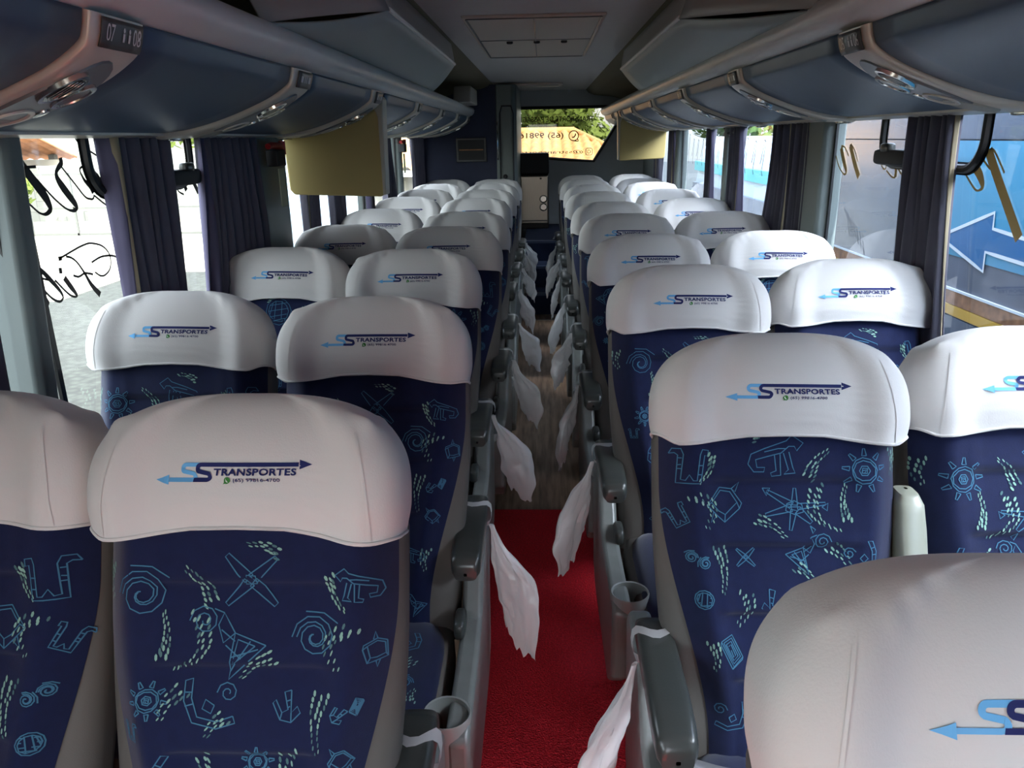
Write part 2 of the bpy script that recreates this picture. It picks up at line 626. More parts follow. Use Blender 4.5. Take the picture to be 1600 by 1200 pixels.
MOTIF = {
    'sun': [circ(0, 0, .29, 11, wob=.05), circ(0, 0, .24, 9, .3, .3 + 2 * pi, .06), circ(0, 0, .12, 6), closed((-.06, -.05), (.05, -.06), (.06, .05), (-.04, .06)), [(-.06, .0), (.04, .02), (.0, -.05)]]
    + [ray(0, 0, 2 * pi * k / 9 + .2, .34, .5, .05) for k in range(9)],
    'crystal': [closed((-.12, .42), (.2, .38), (.46, .0), (.4, -.14), (.0, -.5), (-.2, -.32), (-.46, -.05)), closed((-.1, .34), (.16, .3), (.34, .02), (.02, -.3), (-.16, -.2), (-.34, .02)), [(.02, -.3), (.0, -.5)], [(.34, .02), (.4, -.14)], [(-.34, .02), (-.46, -.05)], closed((-.2, -.32), (-.36, -.5), (-.3, -.24)), closed((.2, .38), (.4, .56), (.3, .3))],
    'horseshoe': [closed((-.5, .32), (-.42, .46), (-.2, .46), (-.14, .3), (-.22, -.4), (-.1, -.42), (.0, -.26), (.1, -.42), (.2, -.42), (.3, .3), (.36, .44), (.52, .42), (.5, .26), (.42, .28), (.3, -.5), (-.34, -.5), (-.28, .28), (-.36, .34)), [(-.28, .2), (-.18, .2)], [(-.3, -.1), (-.2, -.1)], [(.24, .0), (.36, .0)], [(.22, -.25), (.32, -.25)], [(-.3, .0), (-.2, .02)]],
    'bird': [closed((-.5, -.08), (-.44, .1), (-.2, .2), (.2, .34), (.3, .44), (.5, .3), (.38, .16), (.34, .24), (.24, .24), (.1, .12), (-.14, .06), (-.36, .0), (-.34, -.14), (-.2, -.14), (-.22, -.22), (-.4, -.22)), [(-.02, .08), (.0, -.2), (-.1, -.24), (-.08, -.3), (.08, -.28), (.08, .1)], [(.14, .12), (.22, -.18), (.14, -.26), (.34, -.24), (.3, -.14), (.24, .14)], [(-.2, .14), (.05, .2), (.18, .2)]],
    'lizard': [ray(0, 0, 2.6, .05, .5, .06), ray(0, 0, .1, .05, .5, .05), ray(0, 0, 1.5, .03, .3, .05), ray(0, 0, 4.5, .05, .38, .05), ray(0, 0, 5.5, .08, .36, .07), ray(0, 0, 3.4, .05, .48, .06), closed((-.12, .05), (.0, .1), (.12, .04), (.14, -.08), (.0, -.12), (-.14, -.06)), closed((.44, .0), (.54, .06), (.52, -.06)), closed((-.5, .3), (-.44, .18), (-.38, .3)), closed((.24, -.3), (.32, -.36), (.28, -.42)), [(-.1, .0), (.1, .0)], [(.2, .06), (.24, -.02)], [(.32, .06), (.34, .0)]],
    'spiral': [spiral(0, 0, .48, 2.1), spiral(0, 0, .38, 1.2, 14), [(-.5, .3), (-.2, .5), (.2, .52)]],
    'shell': [closed((-.5, -.05), (-.1, .1), (.0, -.5)), closed((-.36, -.06), (-.14, .02), (-.06, -.3)), [(-.4, -.1), (-.05, -.2)], [(-.3, .0), (-.02, -.4)], spiral(.3, .25, .2, 2.0, 18), closed((-.1, .1), (.05, .35), (.12, .2), (.05, -.02)), [(.05, .35), (.18, .4)], [(-.1, .0), (.08, .14)], [(-.18, -.22), (.02, -.05)]],
    'cross': [ray(0, 0, .8, .04, .5, .09), ray(0, 0, 2.4, .04, .5, .08), ray(0, 0, 3.9, .04, .5, .09), ray(0, 0, 5.5, .04, .5, .08), closed((-.08, -.05), (.08, -.06), (.06, .08), (-.07, .07))],
    'maze': [closed((-.3, .3), (.06, .5), (.4, -.2), (.1, -.5)), closed((-.22, .26), (.04, .4), (.32, -.18), (.1, -.4)), closed((-.14, .2), (.02, .3), (.24, -.16), (.1, -.3)), [(-.06, .14), (.02, .2), (.16, -.14), (.1, -.2), (.02, .02)], [(-.3, .3), (-.32, .2), (.06, -.58), (.1, -.5)], [(.4, -.2), (.38, -.28), (.06, -.58)]],
    'ball': [circ(0, 0, .46, 12, wob=.05), circ(0, 0, .36, 10, wob=.05), [(-.3, .2), (.3, .3)], [(-.35, .0), (.35, .1)], [(-.3, -.2), (.3, -.1)], [(-.2, -.34), (.25, -.25)], [(-.1, .36), (-.15, -.36)], [(.12, .36), (.1, -.36)], [(-.2, .3), (-.3, -.1)]],
    'hook': [closed((-.1, .5), (.12, .44), (.0, -.1), (.2, -.2), (.4, .2), (.5, .1), (.26, -.42), (-.1, -.5), (-.4, -.2), (-.3, .0), (-.1, -.2)), [(-.08, .2), (.04, .16)], [(-.06, .0), (.0, -.04)], [(.2, -.2), (.26, -.42)], [(-.1, -.2), (-.1, -.5)]],
    'snake': [spiral(-.3, .1, .2, 1.6, 14), closed((-.4, -.3), (-.1, -.4), (.25, -.32), (.36, .0), (.34, .34), (.48, .3), (.5, -.05), (.34, -.42), (-.1, -.52), (-.44, -.42)), closed((-.06, -.12), (.1, -.02), (.16, -.18), (.0, -.26)), [(.36, .1), (.5, .1)], [(.33, -.1), (.48, -.14)]],
}
# kind, u, t, size, turn
LAYOUT_A = [('horseshoe', -.178, .497, .082, 0), ('bird', -.015, .508, .125, 0), ('sun', .15, .487, .10, 0), ('crystal', -.112, .425, .085, 0), ('lizard', .02, .418, .14, 0), ('bird', .185, .395, .115, .1),
            ('cross', -.072, .322, .055, 0), ('spiral', -.175, .322, .03, 0), ('spiral', -.15, .312, .032, 1), ('shell', .045, .332, .10, 0), ('ball', -.152, .243, .045, 0), ('hook', -.025, .238, .06, 0), ('maze', -.105, .148, .07, 0),
            ('hook', -.035, .146, .06, .6), ('snake', -.105, .03, .075, 0), ('crystal', .10, .215, .08, .5), ('sun', .065, .115, .085, 0), ('bird', .02, .045, .1, -.2), ('spiral', .17, .28, .035, 0), ('shell', .1, .03, .08, .5), ('snake', .14, .33, .07, .3), ('horseshoe', -.2, .40, .05, .6), ('maze', .18, .16, .05, 1.2)]
DASH_A = [(-.135, .52, -.16, .465, .010), (-.06, .545, -.01, .56, .012), (.045, .47, .085, .525, .018), (.215, .53, .21, .475, .018), (-.175, .44, -.15, .375, .02, .03), (-.055, .395, .0, .36, .016), (.065, .46, .105, .375, .022, -.03),
          (-.125, .345, -.118, .255, .018), (.085, .345, .12, .30, .02), (.02, .305, .05, .275, .018), (-.075, .26, -.09, .195, .02, .015), (.12, .39, .12, .46, .012), (-.14, .165, -.135, .11, .016), (-.062, .115, -.065, .04, .02), (.02, .19, .05, .16, .018), (.13, .14, .14, .07, .02), (-.01, .09, .01, .05, .015), (.2, .345, .225, .37, .018), (.155, .24, .17, .2, .016), (.06, .25, .03, .21, .016)]


def draw_motif(m, kind, u, t, size, turn, at, mi, wid):
    c, s = cos(turn), sin(turn)
    for line in MOTIF[kind]:
        m.strip([(u + (x * c - y * s) * size, t + (x * s + y * c) * size) for x, y in line], wid, at, mi, 0.014)


def draw_dashes(m, d, at, mi, rng):
    u0, t0, u1, t1, w = d[:5]
    bow = d[5] if len(d) > 5 else 0.008
    L = math.hypot(u1 - u0, t1 - t0)
    nx, ny = -(t1 - t0) / L, (u1 - u0) / L
    k = max(5, int(L / 0.0085))
    for i in range(k):
        f = (i + .5) / k
        hw = w * (1 - 0.75 * f)
        rows = 3 if f < .45 else 2
        for r in range(rows):
            o = (r - (rows - 1) / 2) / rows * hw * 1.9 + bow * sin(pi * f) + rng.uniform(-.001, .001)
            g = f + (r % 2) * 0.5 / k
            cu, ct = u0 + (u1 - u0) * g + nx * o, t0 + (t1 - t0) * g + ny * o
            ln, wd = 0.0068 + .003 * rng.random() - .0020 * f, (0.0036 - .0020 * f) * (.8 + .4 * rng.random())
            ax, ay = (u1 - u0) / L, (t1 - t0) / L
            pts = []
            for a in range(6):
                w_ = 2 * pi * a / 6
                pts.append((cu + ax * ln * .62 * cos(w_) + nx * wd * .62 * sin(w_), ct + ay * ln * .62 * cos(w_) + ny * wd * .62 * sin(w_)))
            m.poly(pts, at, mi + (1 if rng.random() < .25 else 0))


def backrest_mesh(flip, seed, turn_kinds=0):
    m = M()
    sg = -1 if flip else 1
    m.grid(lambda a, b: B((2 * a - 1) * fabric_w(-.035 + .695 * b), -.035 + .695 * b, fabric_n((2 * a - 1) * fabric_w(-.035 + .695 * b), -.035 + .695 * b)), 40, 110, 0)
    rng = random.Random(seed)
    dt = -.045 if not flip else -.01
    at = lambda u, t: FAB(sg * u, t)
    ok = lambda u, t, s: abs(u) < fabric_w(t) - s * .42 and -.02 < t - s * .5 and t + s * .5 < .64
    kinds = [q[0] for q in LAYOUT_A]
    kinds = kinds[turn_kinds:] + kinds[:turn_kinds]
    for (k0, u, t, s, a), k in zip(LAYOUT_A, kinds):
        if ok(u, t - dt, s * .84):
            draw_motif(m, k, u, t - dt, s * .84, a, at, 1, 0.0019)
    for d in DASH_A:
        d = (d[0], d[1] - dt, d[2], d[3] - dt) + d[4:]
        if ok(d[0], d[1], .02) and ok(d[2], d[3], .02):
            draw_dashes(m, d, at, 2, rng)
    return m.mesh('backrest', [MT['fabric'], MT['motif'], MT['dash_light'], MT['dash_dark']], 60)


def shell_mesh():
    m = M()

    def fn(a, b):
        t = -.06 + .80 * b
        w = shell_w(t) * (1 - .10 * sm(.58, .66, t))
        k = max(0.03, 1 - sm(.70, .755, t)) if t > .70 else 1.0
        ph = 2 * pi * a
        c, s = cos(ph), sin(ph)
        u = w * math.copysign(abs(c) ** .42, c) * (k ** .3)
        if s >= 0:
            n = shell_front(u, t) if t < .5 else -.03 + .058 * (max(0, 1 - (abs(u) / w) ** 5)) ** .5
            n = -.03 + (n + .03) * k
        else:
            n = -.03 - .075 * abs(s) ** .5 * k
        return B(u, t, n)
    m.grid(fn, 56, 36, 0, closed=True)
    return m.mesh('back_shell', [MT['vinyl']], 50)


# headrest cover
CT = 0.80


def cov_w(t):
    return 0.236 + 0.008 * sm(.57, .63, t)


class Cover:
    def __init__(self, seed):
        r = random.Random(seed)
        self.seed = seed
        self.h0 = .604 + r.uniform(-.006, .006)
        self.la, self.ra = r.uniform(.010, .022), r.uniform(.012, .030)
        self.lk, self.rk = r.uniform(.0, .030), r.uniform(.0, .022)
        self.ear = (r.uniform(.003, .010), r.uniform(.003, .010))
        self.off = r.uniform(-.012, .012)
        self.tilt = r.uniform(-.03, .03)
        self.lo = r.uniform(0, 30)

    def hem(self, U, front=True):
        if not front:
            return self.h0 - .03
        a, k = (self.la, self.lk) if U < 0 else (self.ra, self.rk)
        x = abs(U)
        return self.h0 - a * sm(.15, .85, x) + k * sm(.84, 1.0, x)

    def k(self, t, p):
        tm = .640
        if t <= tm:
            return 1.0
        x = min(1.0, (t - tm) / (CT - tm))
        return max(0.0, 1 - x ** p) ** (1 / p)

    def nf(self, U, t, u):
        n = .072 + .030 * sm(.50, .80, abs(U)) - .012 * sm(.64, .58, t)
        n += .010 * math.exp(-(U / .5) ** 2)
        # soft puckers running across above the hem and fanning at the corners
        fold = math.exp(-((t - self.h0 - .05) / .035) ** 2)
        n += .0028 * fold * sin(t * 420 + 3 * noise.noise((u * 6, t * 9, self.lo))) * (1 - sm(.55, .8, abs(U)))
        fan = math.exp(-((abs(U) - .62) / .2) ** 2) * sm(.72, .78, t)
        n += .0034 * fan * sin(u * 190 + t * 60 + self.lo)
        n += .004 * noise.noise((u * 9 + self.lo, t * 9, 2.0))
        return n

    def ears(self, U, t):
        e = self.ear[0] if U < 0 else self.ear[1]
        return e * math.exp(-((abs(U) - .90) / .06) ** 2 - ((t - .752) / .013) ** 2)

    def ring(self, a, b):
        ph = 2 * pi * a
        c, s = cos(ph), sin(ph)
        U0 = math.copysign(abs(c) ** .5, c)
        front = s >= 0
        h = self.hem(U0, True) if front else (self.hem(U0, True) * (1 - abs(s)) + self.hem(U0, False) * abs(s))
        t = h + (CT - h) * sin(b * pi / 2) ** .85
        ku, kn = self.k(t, 2.7), self.k(t, 2.2)
        e = self.ears(U0, t)
        u = U0 * cov_w(t) * ku + math.copysign(e, U0)
        if front:
            n = self.nf(U0, t, u) * abs(s) ** .55 * kn
        else:
            n = -.085 * abs(s) ** .5 * kn
        return B(u, t + e * .8, n)

    def front(self, u, t, off=0.0013):
        ku, kn = self.k(t, 2.7), self.k(t, 2.2)
        U = max(-.999, min(.999, u / (cov_w(t) * ku)))
        s = sqrt(max(0, 1 - (abs(U) ** 2) ** 2))
        return B(u, t, self.nf(U, t, u) * s ** .55 * kn + off)

    def mesh(self):
        m = M()
        m.grid(self.ring, 96, 44, 0, closed=True)
        # hem roll
        path = [self.ring(k / 72, 0.0) for k in range(73)]
        m.tube(path, .0032, 6, 0, False)
        # seams at the two wings
        for sgn in (-1, 1):
            pts = [(sgn * (.200 - .026 * (j / 20) ** 2), self.hem(sgn * .83) + .004 + (.745 - self.hem(sgn * .83)) * j / 20) for j in range(20)]
            m.strip(pts, .0034, lambda u, t: self.front(u, t, .0016), 0, .008)
        self.logo(m)
        return m.mesh('headrest_cover', [MT['white_cloth'], MT['logo_navy'], MT['logo_sky'], MT['logo_green'], MT['white_paint']], 60)

    def logo(self, m):
        K = .235 / 1310
        cu, ct = self.off - .004, .681
        ca, sa = cos(self.tilt), sin(self.tilt)

        def at(x, y, off=.0012):
            dx, dy = (x - 785) * K, (270 - y) * K
            return self.front(cu + dx * ca - dy * sa, ct + dx * sa + dy * ca, off)
        st = 40

        def arc(cx, cy, r, a0, a1, n=8):
            return [(cx + r * cos(a0 + (a1 - a0) * k / n), cy + r * sin(a0 + (a1 - a0) * k / n)) for k in range(n + 1)]

        def ess(x):
            # an S whose upper bar runs right and lower bar runs left
            return [(x + 55, 203)] + arc(x - 17, 233, 30, -pi / 2, -pi * 1.3, 9) + arc(x + 33, 298, 28, -.30 * pi, pi / 2, 9)
        light = ess(415)
        dark = ess(540)
        m.strip([(520, 203)] + light[1:] + [(250, 326)], st - 6, lambda x, y: at(x, y, .0011), 2, 14)
        m.strip([(1330, 203)] + dark[1:] + [(462, 326)], st - 6, lambda x, y: at(x, y, .0014), 1, 14)
        for tip, base, mi in ((132, 250, 2), (1440, 1335, 1)):
            y = 326 if mi == 2 else 203
            for k in range(6):
                f0, f1 = k / 6, (k + 1) / 6
                m.add([at(tip + (base - tip) * f0, y - 40 * f0), at(tip + (base - tip) * f1, y - 40 * f1), at(tip + (base - tip) * f1, y + 40 * f1), at(tip + (base - tip) * f0, y + 40 * f0)], [(0, 1, 2, 3)], mi)
        put_text(m, 'TRANSPORTES', 632, 292, 680, -58, lambda x, y: at(x, y, .0018), 1, .034, 1.08)
        put_text(m, '(65) 99816-4700', 795, 352, 385, -38, lambda x, y: at(x, y, .0028), 1, .018, 1.05)
        # green chat badge with a white handset
        m.poly([(746 + 27 * cos(2 * pi * k / 16), 331 + 27 * sin(2 * pi * k / 16)) for k in range(16)], lambda x, y: at(x, y, .0026), 3)
        m.poly([(724, 348), (720, 360), (736, 354)], lambda x, y: at(x, y, .0026), 3)
        m.strip([(735, 318), (736, 330), (745, 340), (757, 343)], 8, lambda x, y: at(x, y, .0036), 4, 6)


def cushion_mesh():
    m = M()
    a, b, c = .192, .235, .085
    cx, cy, cz = 0, -.50, .405
    m.sup((cx, cy, cz), a, b, c, .45, .42, 44, 18)

    def at(x, y):
        q = (abs(x / a) ** (2 / .42) + abs((y - cy) / b) ** (2 / .42)) ** (.42 / .45)
        return Vector((x, y, cz + c * max(0.0, 1 - q) ** (.45 / 2) + .0016))
    rng = random.Random(5)
    for k, x, y, s, t in (('crystal', -.1, -.40, .07, 0), ('snake', .1, -.40, .075, .3), ('bird', 0, -.52, .1, .2), ('spiral', .12, -.54, .045, 0), ('sun', -.1, -.58, .085, 0), ('hook', .1, -.64, .06, 1), ('maze', -.01, -.64, .055, 0), ('shell', .02, -.34, .07, 0)):
        draw_motif(m, k, x, y, s, t, at, 1, .0024)
    for d in ((.03, -.44, .06, -.39, .018), (.13, -.46, .10, -.50, .018), (-.03, -.45, -.07, -.48, .016), (.05, -.60, .07, -.56, .018), (-.13, -.50, -.12, -.45, .016), (.145, -.60, .15, -.56, .016)):
        draw_dashes(m, d, at, 2, rng)
    return m.mesh('seat_cushion', [MT['fabric'], MT['motif'], MT['dash_light'], MT['dash_dark']], 60)


def cushion_border_mesh():
    m = M()
    m.sup((0, -.475, .375), .207, .255, .088, .35, .35, 40, 14)
    return m.mesh('cushion_border', [MT['vinyl']], 60)


def pedestal_mesh():
    m = M()
    m.box(-.19, .19, -.62, -.22, .24, .32)
    m.box(-.15, -.10, -.56, -.28, .0, .25)
    m.box(.10, .15, -.56, -.28, .0, .25)
    return m.mesh('pedestal', [MT['pedestal']], 30)


def armrest_mesh(s):
    m = M()
    pth = [(.0, .600, .024, .020), (-.004, .628, .033, .026), (-.03, .637, .036, .027), (-.12, .640, .0375, .0275), (-.24, .638, .038, .028), (-.30, .632, .0375, .028), (-.335, .625, .035, .026), (-.348, .615, .027, .020), (-.350, .612, .004, .004)]

    def fn(a, b):
        f = b * (len(pth) - 1)
        i = min(int(f), len(pth) - 2)
        g = f - i
        y, z, w, h = [p + (q - p) * g for p, q in zip(pth[i], pth[i + 1])]
        ph = 2 * pi * a
        c, q = cos(ph), sin(ph)
        return Vector((s * .236 + w * math.copysign(abs(c) ** .5, c), y, z + h * math.copysign(abs(q) ** .55, q)))
    m.grid(fn, 28, 24, 0, closed=True)
    return m.mesh('armrest', [MT['plastic_dark']], 50)


def side_panel_mesh(s):
    m = M()
    poly = [(-.66, .24), (-.665, .44), (-.64, .462), (-.40, .470), (-.30, .490), (-.24, .56), (-.20, .605), (-.03, .605), (.0, .57), (-.03, .40), (-.06, .24), (-.14, .19), (-.58, .17)]
    m.prism(poly, lambda p, d: Vector((s * d, p[0], p[1])), .222, .272)
    return m


def cup_mesh(s):
    m = M()
    prof = [(.0, .355), (.040, .357), (.047, .37), (.050, .472), (.0485, .476), (.0455, .474), (.043, .375), (.0, .368)]
    m.lathe(prof, (s * .222, -.615, 0), 28)
    return m.mesh('cup_holder', [MT['cup_inside']], 45)


def button_mesh(s):
    m = M()
    m.sup((s * .222, -.335, .492), .014, .042, .026, .6, .5, 18, 10)
    return m.mesh('recline_button', [MT['plastic_dark']], 60)


def child(name, me, parent, bevel=0):
    o = bpy.data.objects.new(name, me)
    C.objects.link(o)
    o.parent = parent
    if bevel:
        b = o.modifiers.new('bevel', 'BEVEL')
        b.width, b.segments, b.limit_method, b.angle_limit = bevel, 3, 'ANGLE', radians(35)
    return o


COVERS = [Cover(k) for k in (3, 8, 14, 21)]
COVERS.append(Cover(30))
COVERS[4].lk, COVERS[4].la, COVERS[4].h0 = 0, .022, .585
COVER_ME = [c.mesh() for c in COVERS]
BACK_ME = [backrest_mesh(False, 1), backrest_mesh(True, 2), backrest_mesh(True, 3, 5), backrest_mesh(False, 4, 9)]
SHELL_ME, CUSH_ME, BORD_ME, PED_ME = shell_mesh(), cushion_mesh(), cushion_border_mesh(), pedestal_mesh()


def make_seat(s):
    """s = +1 / -1: the aisle side carries an armrest; 0: window seat"""
    t = thing('bus_seat', (0, 0, 0), 'bus seat', 'seat')
    child('backrest', BACK_ME[0], t)
    child('back_shell', SHELL_ME, t)
    child('headrest_cover', COVER_ME[0], t)['label'] = 'white stretch headrest cover printed with SS TRANSPORTES and two arrows'
    child('seat_cushion', CUSH_ME, t)
    child('cushion_border', BORD_ME, t)
    child('pedestal', PED_ME, t)
    if s:
        child('armrest', armrest_mesh(s), t)
        sp = child('side_panel', side_panel_mesh(s).mesh('side_panel', [MT['plastic_silver']], 30), t, .012)
        child('cup_holder', cup_mesh(s), sp)
        child('recline_button', button_mesh(s), sp)
    return t


ORD = ['nearest', 'second', 'third', 'fourth', 'fifth', 'sixth', 'seventh', 'eighth', 'ninth', 'tenth', 'eleventh']
LA = [(-.455, 1.135), (-.425, 1.91), (-.465, 2.78), (-.425, 3.52), (-.42, 4.25), (-.445, 5.25), (-.445, 6.12), (-.445, 6.91), (-.445, 7.64)]
LW = [(-.945, 1.16), (-.965, 2.01), (-.955, 2.87), (-.925, 3.65), (-.925, 4.50), (-.935, 5.44), (-.935, 6.24), (-.935, 7.0), (-.935, 7.70)]
RA = [(.437, .65), (.455, 1.50), (.435, 2.36), (.42, 3.15), (.425, 4.02), (.41, 4.78), (.40, 5.70), (.41, 6.56), (.40, 7.40), (.40, 8.17)]
RW = [(.96, 1.545), (.95, 2.44), (.925, 3.20), (.91, 4.06), (.93, 4.97), (.92, 5.87), (.915, 6.80), (.915, 7.46), (.915, 8.25)]
protos = {1: make_seat(1), -1: make_seat(-1), 0: make_seat(0)}
used = set()
SEATS = {}
crng = random.Random(11)
for key, rows, s in (('left aisle', LA, 1), ('left window', LW, 0), ('right aisle', RA, -1), ('right window', RW, 0)):
    for i, (x, y) in enumerate(rows):
        if s in used:
            o = dup(protos[s])
        else:
            o = protos[s]
            used.add(s)
        o.location = (x, y, 0)
        cv = crng.randrange(4)
        if key == 'right aisle' and i < 2:
            cv = (4, 0)[i]
        if i > 1:
            o.rotation_euler.z = crng.uniform(-.03, .03)
        for ch in o.children:
            if ch.name.startswith('headrest_cover'):
                ch.data = COVER_ME[cv]
            elif ch.name.startswith('backrest'):
                ch.data = BACK_ME[(i + 2 * (key != 'right aisle') + 3 * (s == 0) + (i == 1) * 3) % 4]
        side, col = key.split()
        where = 'nearest the camera' if i == 0 else 'farthest from the camera' if i == len(rows) - 1 else ORD[i] + ' from the camera'
        o['label'] = 'navy patterned bus seat with white printed cover, %s column, %s' % (key, where)
        o['category'] = 'seat'
        o['group'] = 'bus seats, %s column' % key
        SEATS[(key, i)] = o
        dy = {('right aisle', 1): -.125, ('left aisle', 1): .035, ('left aisle', 0): -.035}.get((key, i), 0)   # armrests that stand a little off
        for ch in o.children:
            if ch.name.startswith('armrest'):
                ch.location.y = dy

# upright armrest folded up between the two seats of the second right row
_c = SEATS[('right aisle', 1)]
m = M()
prof = [(.47, .020, .024, -.235), (.50, .024, .028, -.225), (.62, .025, .030, -.155), (.74, .027, .036, -.075), (.80, .028, .040, -.045), (.845, .026, .036, -.028), (.862, .018, .024, -.024), (.866, .003, .004, -.022)]


def _fold(a, b):
    f = b * (len(prof) - 1)
    i = min(int(f), len(prof) - 2)
    g = f - i
    z, wx, wy, y = [p + (q - p) * g for p, q in zip(prof[i], prof[i + 1])]
    ph = 2 * pi * a
    return Vector((.252 + wx * math.copysign(abs(cos(ph)) ** .5, cos(ph)), y - .10 + wy * math.copysign(abs(sin(ph)) ** .5, sin(ph)), z))


m.grid(_fold, 24, 28, 0, closed=True)
o = m.build('centre_armrest', MT['plastic_khaki'], _c)
o['label'] = 'pale grey centre armrest folded upright'
o.location = (0, .02, .068)
m = M()
m.lathe([(.0, .0015), (.006, .0015), (.006, -.002), (.0, -.002)], (.252, -.302, .56), 14, 0, (0, -1, .45))
m.build('screw_hole', MT['black'], o)
# seat belt webbing lying over its cushion
m = M()
for k in range(3):
    pts = [(-.235, -.36), (-.17, -.375 - .01 * k), (-.05, -.395 - .012 * k), (.08, -.39 - .01 * k), (.20, -.34)]
    m.strip(pts, .022, lambda x, y, k=k: Vector((x, y, .503 + .004 * k + .012 * math.exp(-((x + .2) / .05) ** 2))), 0, .02)
m.build('seat_belt', MT['strap'], _c, solid=.002)


# ---------------------------------------------------------------- plastic bags on the armrests
def bag(side, i, length, spread, seed, lean, twist=0.0, fat=.055, slant=.04):
    """film bag whose loop goes round the back end of an armrest and hangs on the aisle side"""
    s = 1 if side == 'left' else -1
    seat = SEATS[(side + ' aisle', i)]
    ady = {('right', 1): -.11, ('left', 1): .035, ('left', 0): -.035}.get((side, i), 0)
    r = random.Random(seed)
    ph = r.uniform(0, 50)
    top = Vector((seat.location.x + s * .278, seat.location.y - .10 + ady, .640))
    m = M()

    ang = -.55 + twist                     # the flat of the bag, turned partly along the aisle
    wd = Vector((s * cos(ang), sin(ang), 0))
    nd = Vector((s * -sin(ang), cos(ang), 0))

    def fn(a, b):
        w = .010 + fat * sm(.02, .50, b) * (1 - .35 * sm(.70, 1, b))
        th = .004 + .013 * sm(.05, .4, b) * (1 - .8 * sm(.7, 1, b))
        an = 2 * pi * a
        U = cos(an)
        q = noise.noise((U * 2.2 + ph, b * 3.5, ph)) * .016 + noise.noise((U * 5 + ph, b * 9, 3 + sin(an))) * .008
        q *= sm(.02, .25, b)
        edge = .016 * noise.noise((ph, b * 6, 1.0 if U > 0 else 7.0)) * abs(U)
        drop = length * b + sm(.55, 1, b) * (slant * U + .05 * noise.noise((U * 2.6 + ph, 3.3, 0)))
        c = Vector((s * lean * b, -.03 - spread * b, -.01 - drop))
        return top + c + wd * (w * (U + .85) * .95 + edge) + nd * (th * sin(an) + q)
    m.grid(fn, 40, 44, 0, closed=True)
    # handle loop round the back end of the armrest
    cx = seat.location.x + s * .236
    loop = []
    for k in range(19):
        an = -.35 * pi + 1.75 * pi * k / 18
        loop.append((cx + s * .046 * cos(an), seat.location.y - .085 + ady + .018 * sin(3 * an), .638 + .036 * sin(an)))
    vs, fs = [], []
    for k, p in enumerate(loop):
        w = .012 + .008 * noise.noise((k * .4, ph, 0))
        vs += [(p[0], p[1] - w, p[2]), (p[0] + s * .002, p[1] + w, p[2])]
    fs = [(2 * k, 2 * k + 1, 2 * k + 3, 2 * k + 2) for k in range(len(loop) - 1)]
    o = m.build('plastic_bag', MT['bag'], None, 75)
    lp = M()
    lp.add(vs, fs)
    h = lp.build('handle_loop', MT['bag'], o, 75)
    where = 'nearest' if i == 0 else ORD[i]
    return tag(o, 'crumpled white plastic bag hanging from the armrest of the %s %s aisle seat' % (where, side), 'plastic bag', 'plastic bags along the %s of the aisle' % side)


for i, ln, sp, lean, tw, fat in ((0, .20, .02, .01, 0, .04), (1, .33, .05, .05, .2, .05), (2, .30, .04, .06, .5, .055), (3, .27, .03, .05, .1, .055), (4, .24, .03, .05, .9, .05), (5, .26, .03, .04, .4, .04), (6, .24, .02, .04, .2, .04), (7, .24, .02, .03, .6, .04), (8, .22, .02, .03, .3, .04)):
    bag('left', i, ln, sp, 31 + i, lean, tw, fat)
for i, ln, sp, lean, tw, fat in ((1, .36, .03, .07, .3, .055), (2, .33, .04, .06, .1, .05), (3, .30, .04, .05, .6, .055), (4, .24, .03, .03, .2, .055), (5, .28, .03, .05, .4, .05), (6, .27, .02, .05, .8, .05), (7, .26, .02, .05, .1, .045), (8, .24, .02, .05, .5, .045), (9, .22, .02, .03, .3, .04)):
    bag('right', i, ln, sp, 71 + i, lean, -tw, fat)
SC_A=[
(0.0159,[(1.766,1.591),(1.804,1.544),(1.847,1.494),(1.862,1.468)]),
(0.0085,[(1.862,1.468),(1.863,1.453),(1.844,1.445)]),
(0.0025,[(1.844,1.445),(1.825,1.448),(1.808,1.458),(1.758,1.500)]),
(0.0040,[(1.758,1.556),(1.798,1.555),(1.841,1.555)]),
(0.0087,[(1.943,1.573),(1.943,1.560),(1.928,1.550)]),
(0.0065,[(1.928,1.550),(1.916,1.540),(1.915,1.525)]),
(0.0135,[(1.915,1.525),(1.928,1.506),(1.950,1.481),(1.971,1.457)]),
(0.0068,[(1.971,1.457),(1.970,1.446),(1.953,1.443)]),
(0.0027,[(1.953,1.443),(1.925,1.452),(1.884,1.481),(1.834,1.527)]),
(0.0026,[(1.940,1.552),(1.985,1.507),(2.018,1.474),(2.040,1.466),(2.055,1.466),(2.062,1.475)]),
(0.0094,[(2.061,1.480),(2.051,1.498),(2.031,1.513)]),
(0.0032,[(2.031,1.513),(2.018,1.534),(2.019,1.544),(2.031,1.548)]),
(0.0046,[(2.031,1.548),(2.050,1.546)]),
(0.0134,[(2.050,1.546),(2.081,1.526),(2.107,1.500),(2.128,1.470)]),
(0.0073,[(2.128,1.470),(2.136,1.453),(2.128,1.443)]),
(0.0029,[(2.128,1.443),(2.107,1.447),(2.063,1.473)]),
(0.0029,[(2.141,1.481),(2.164,1.469),(2.187,1.462)]),
(0.0027,[(2.022,1.619),(2.031,1.610),(2.051,1.599),(2.094,1.580),(2.137,1.564)]),
(0.0094,[(2.107,1.618),(2.124,1.607),(2.141,1.590)]),
(0.0088,[(1.753,1.494),(1.766,1.478),(1.767,1.462)]),
(0.0049,[(1.767,1.462),(1.762,1.448),(1.750,1.444)]),
(0.0020,[(1.753,1.505),(1.768,1.483),(1.788,1.468)]),
]
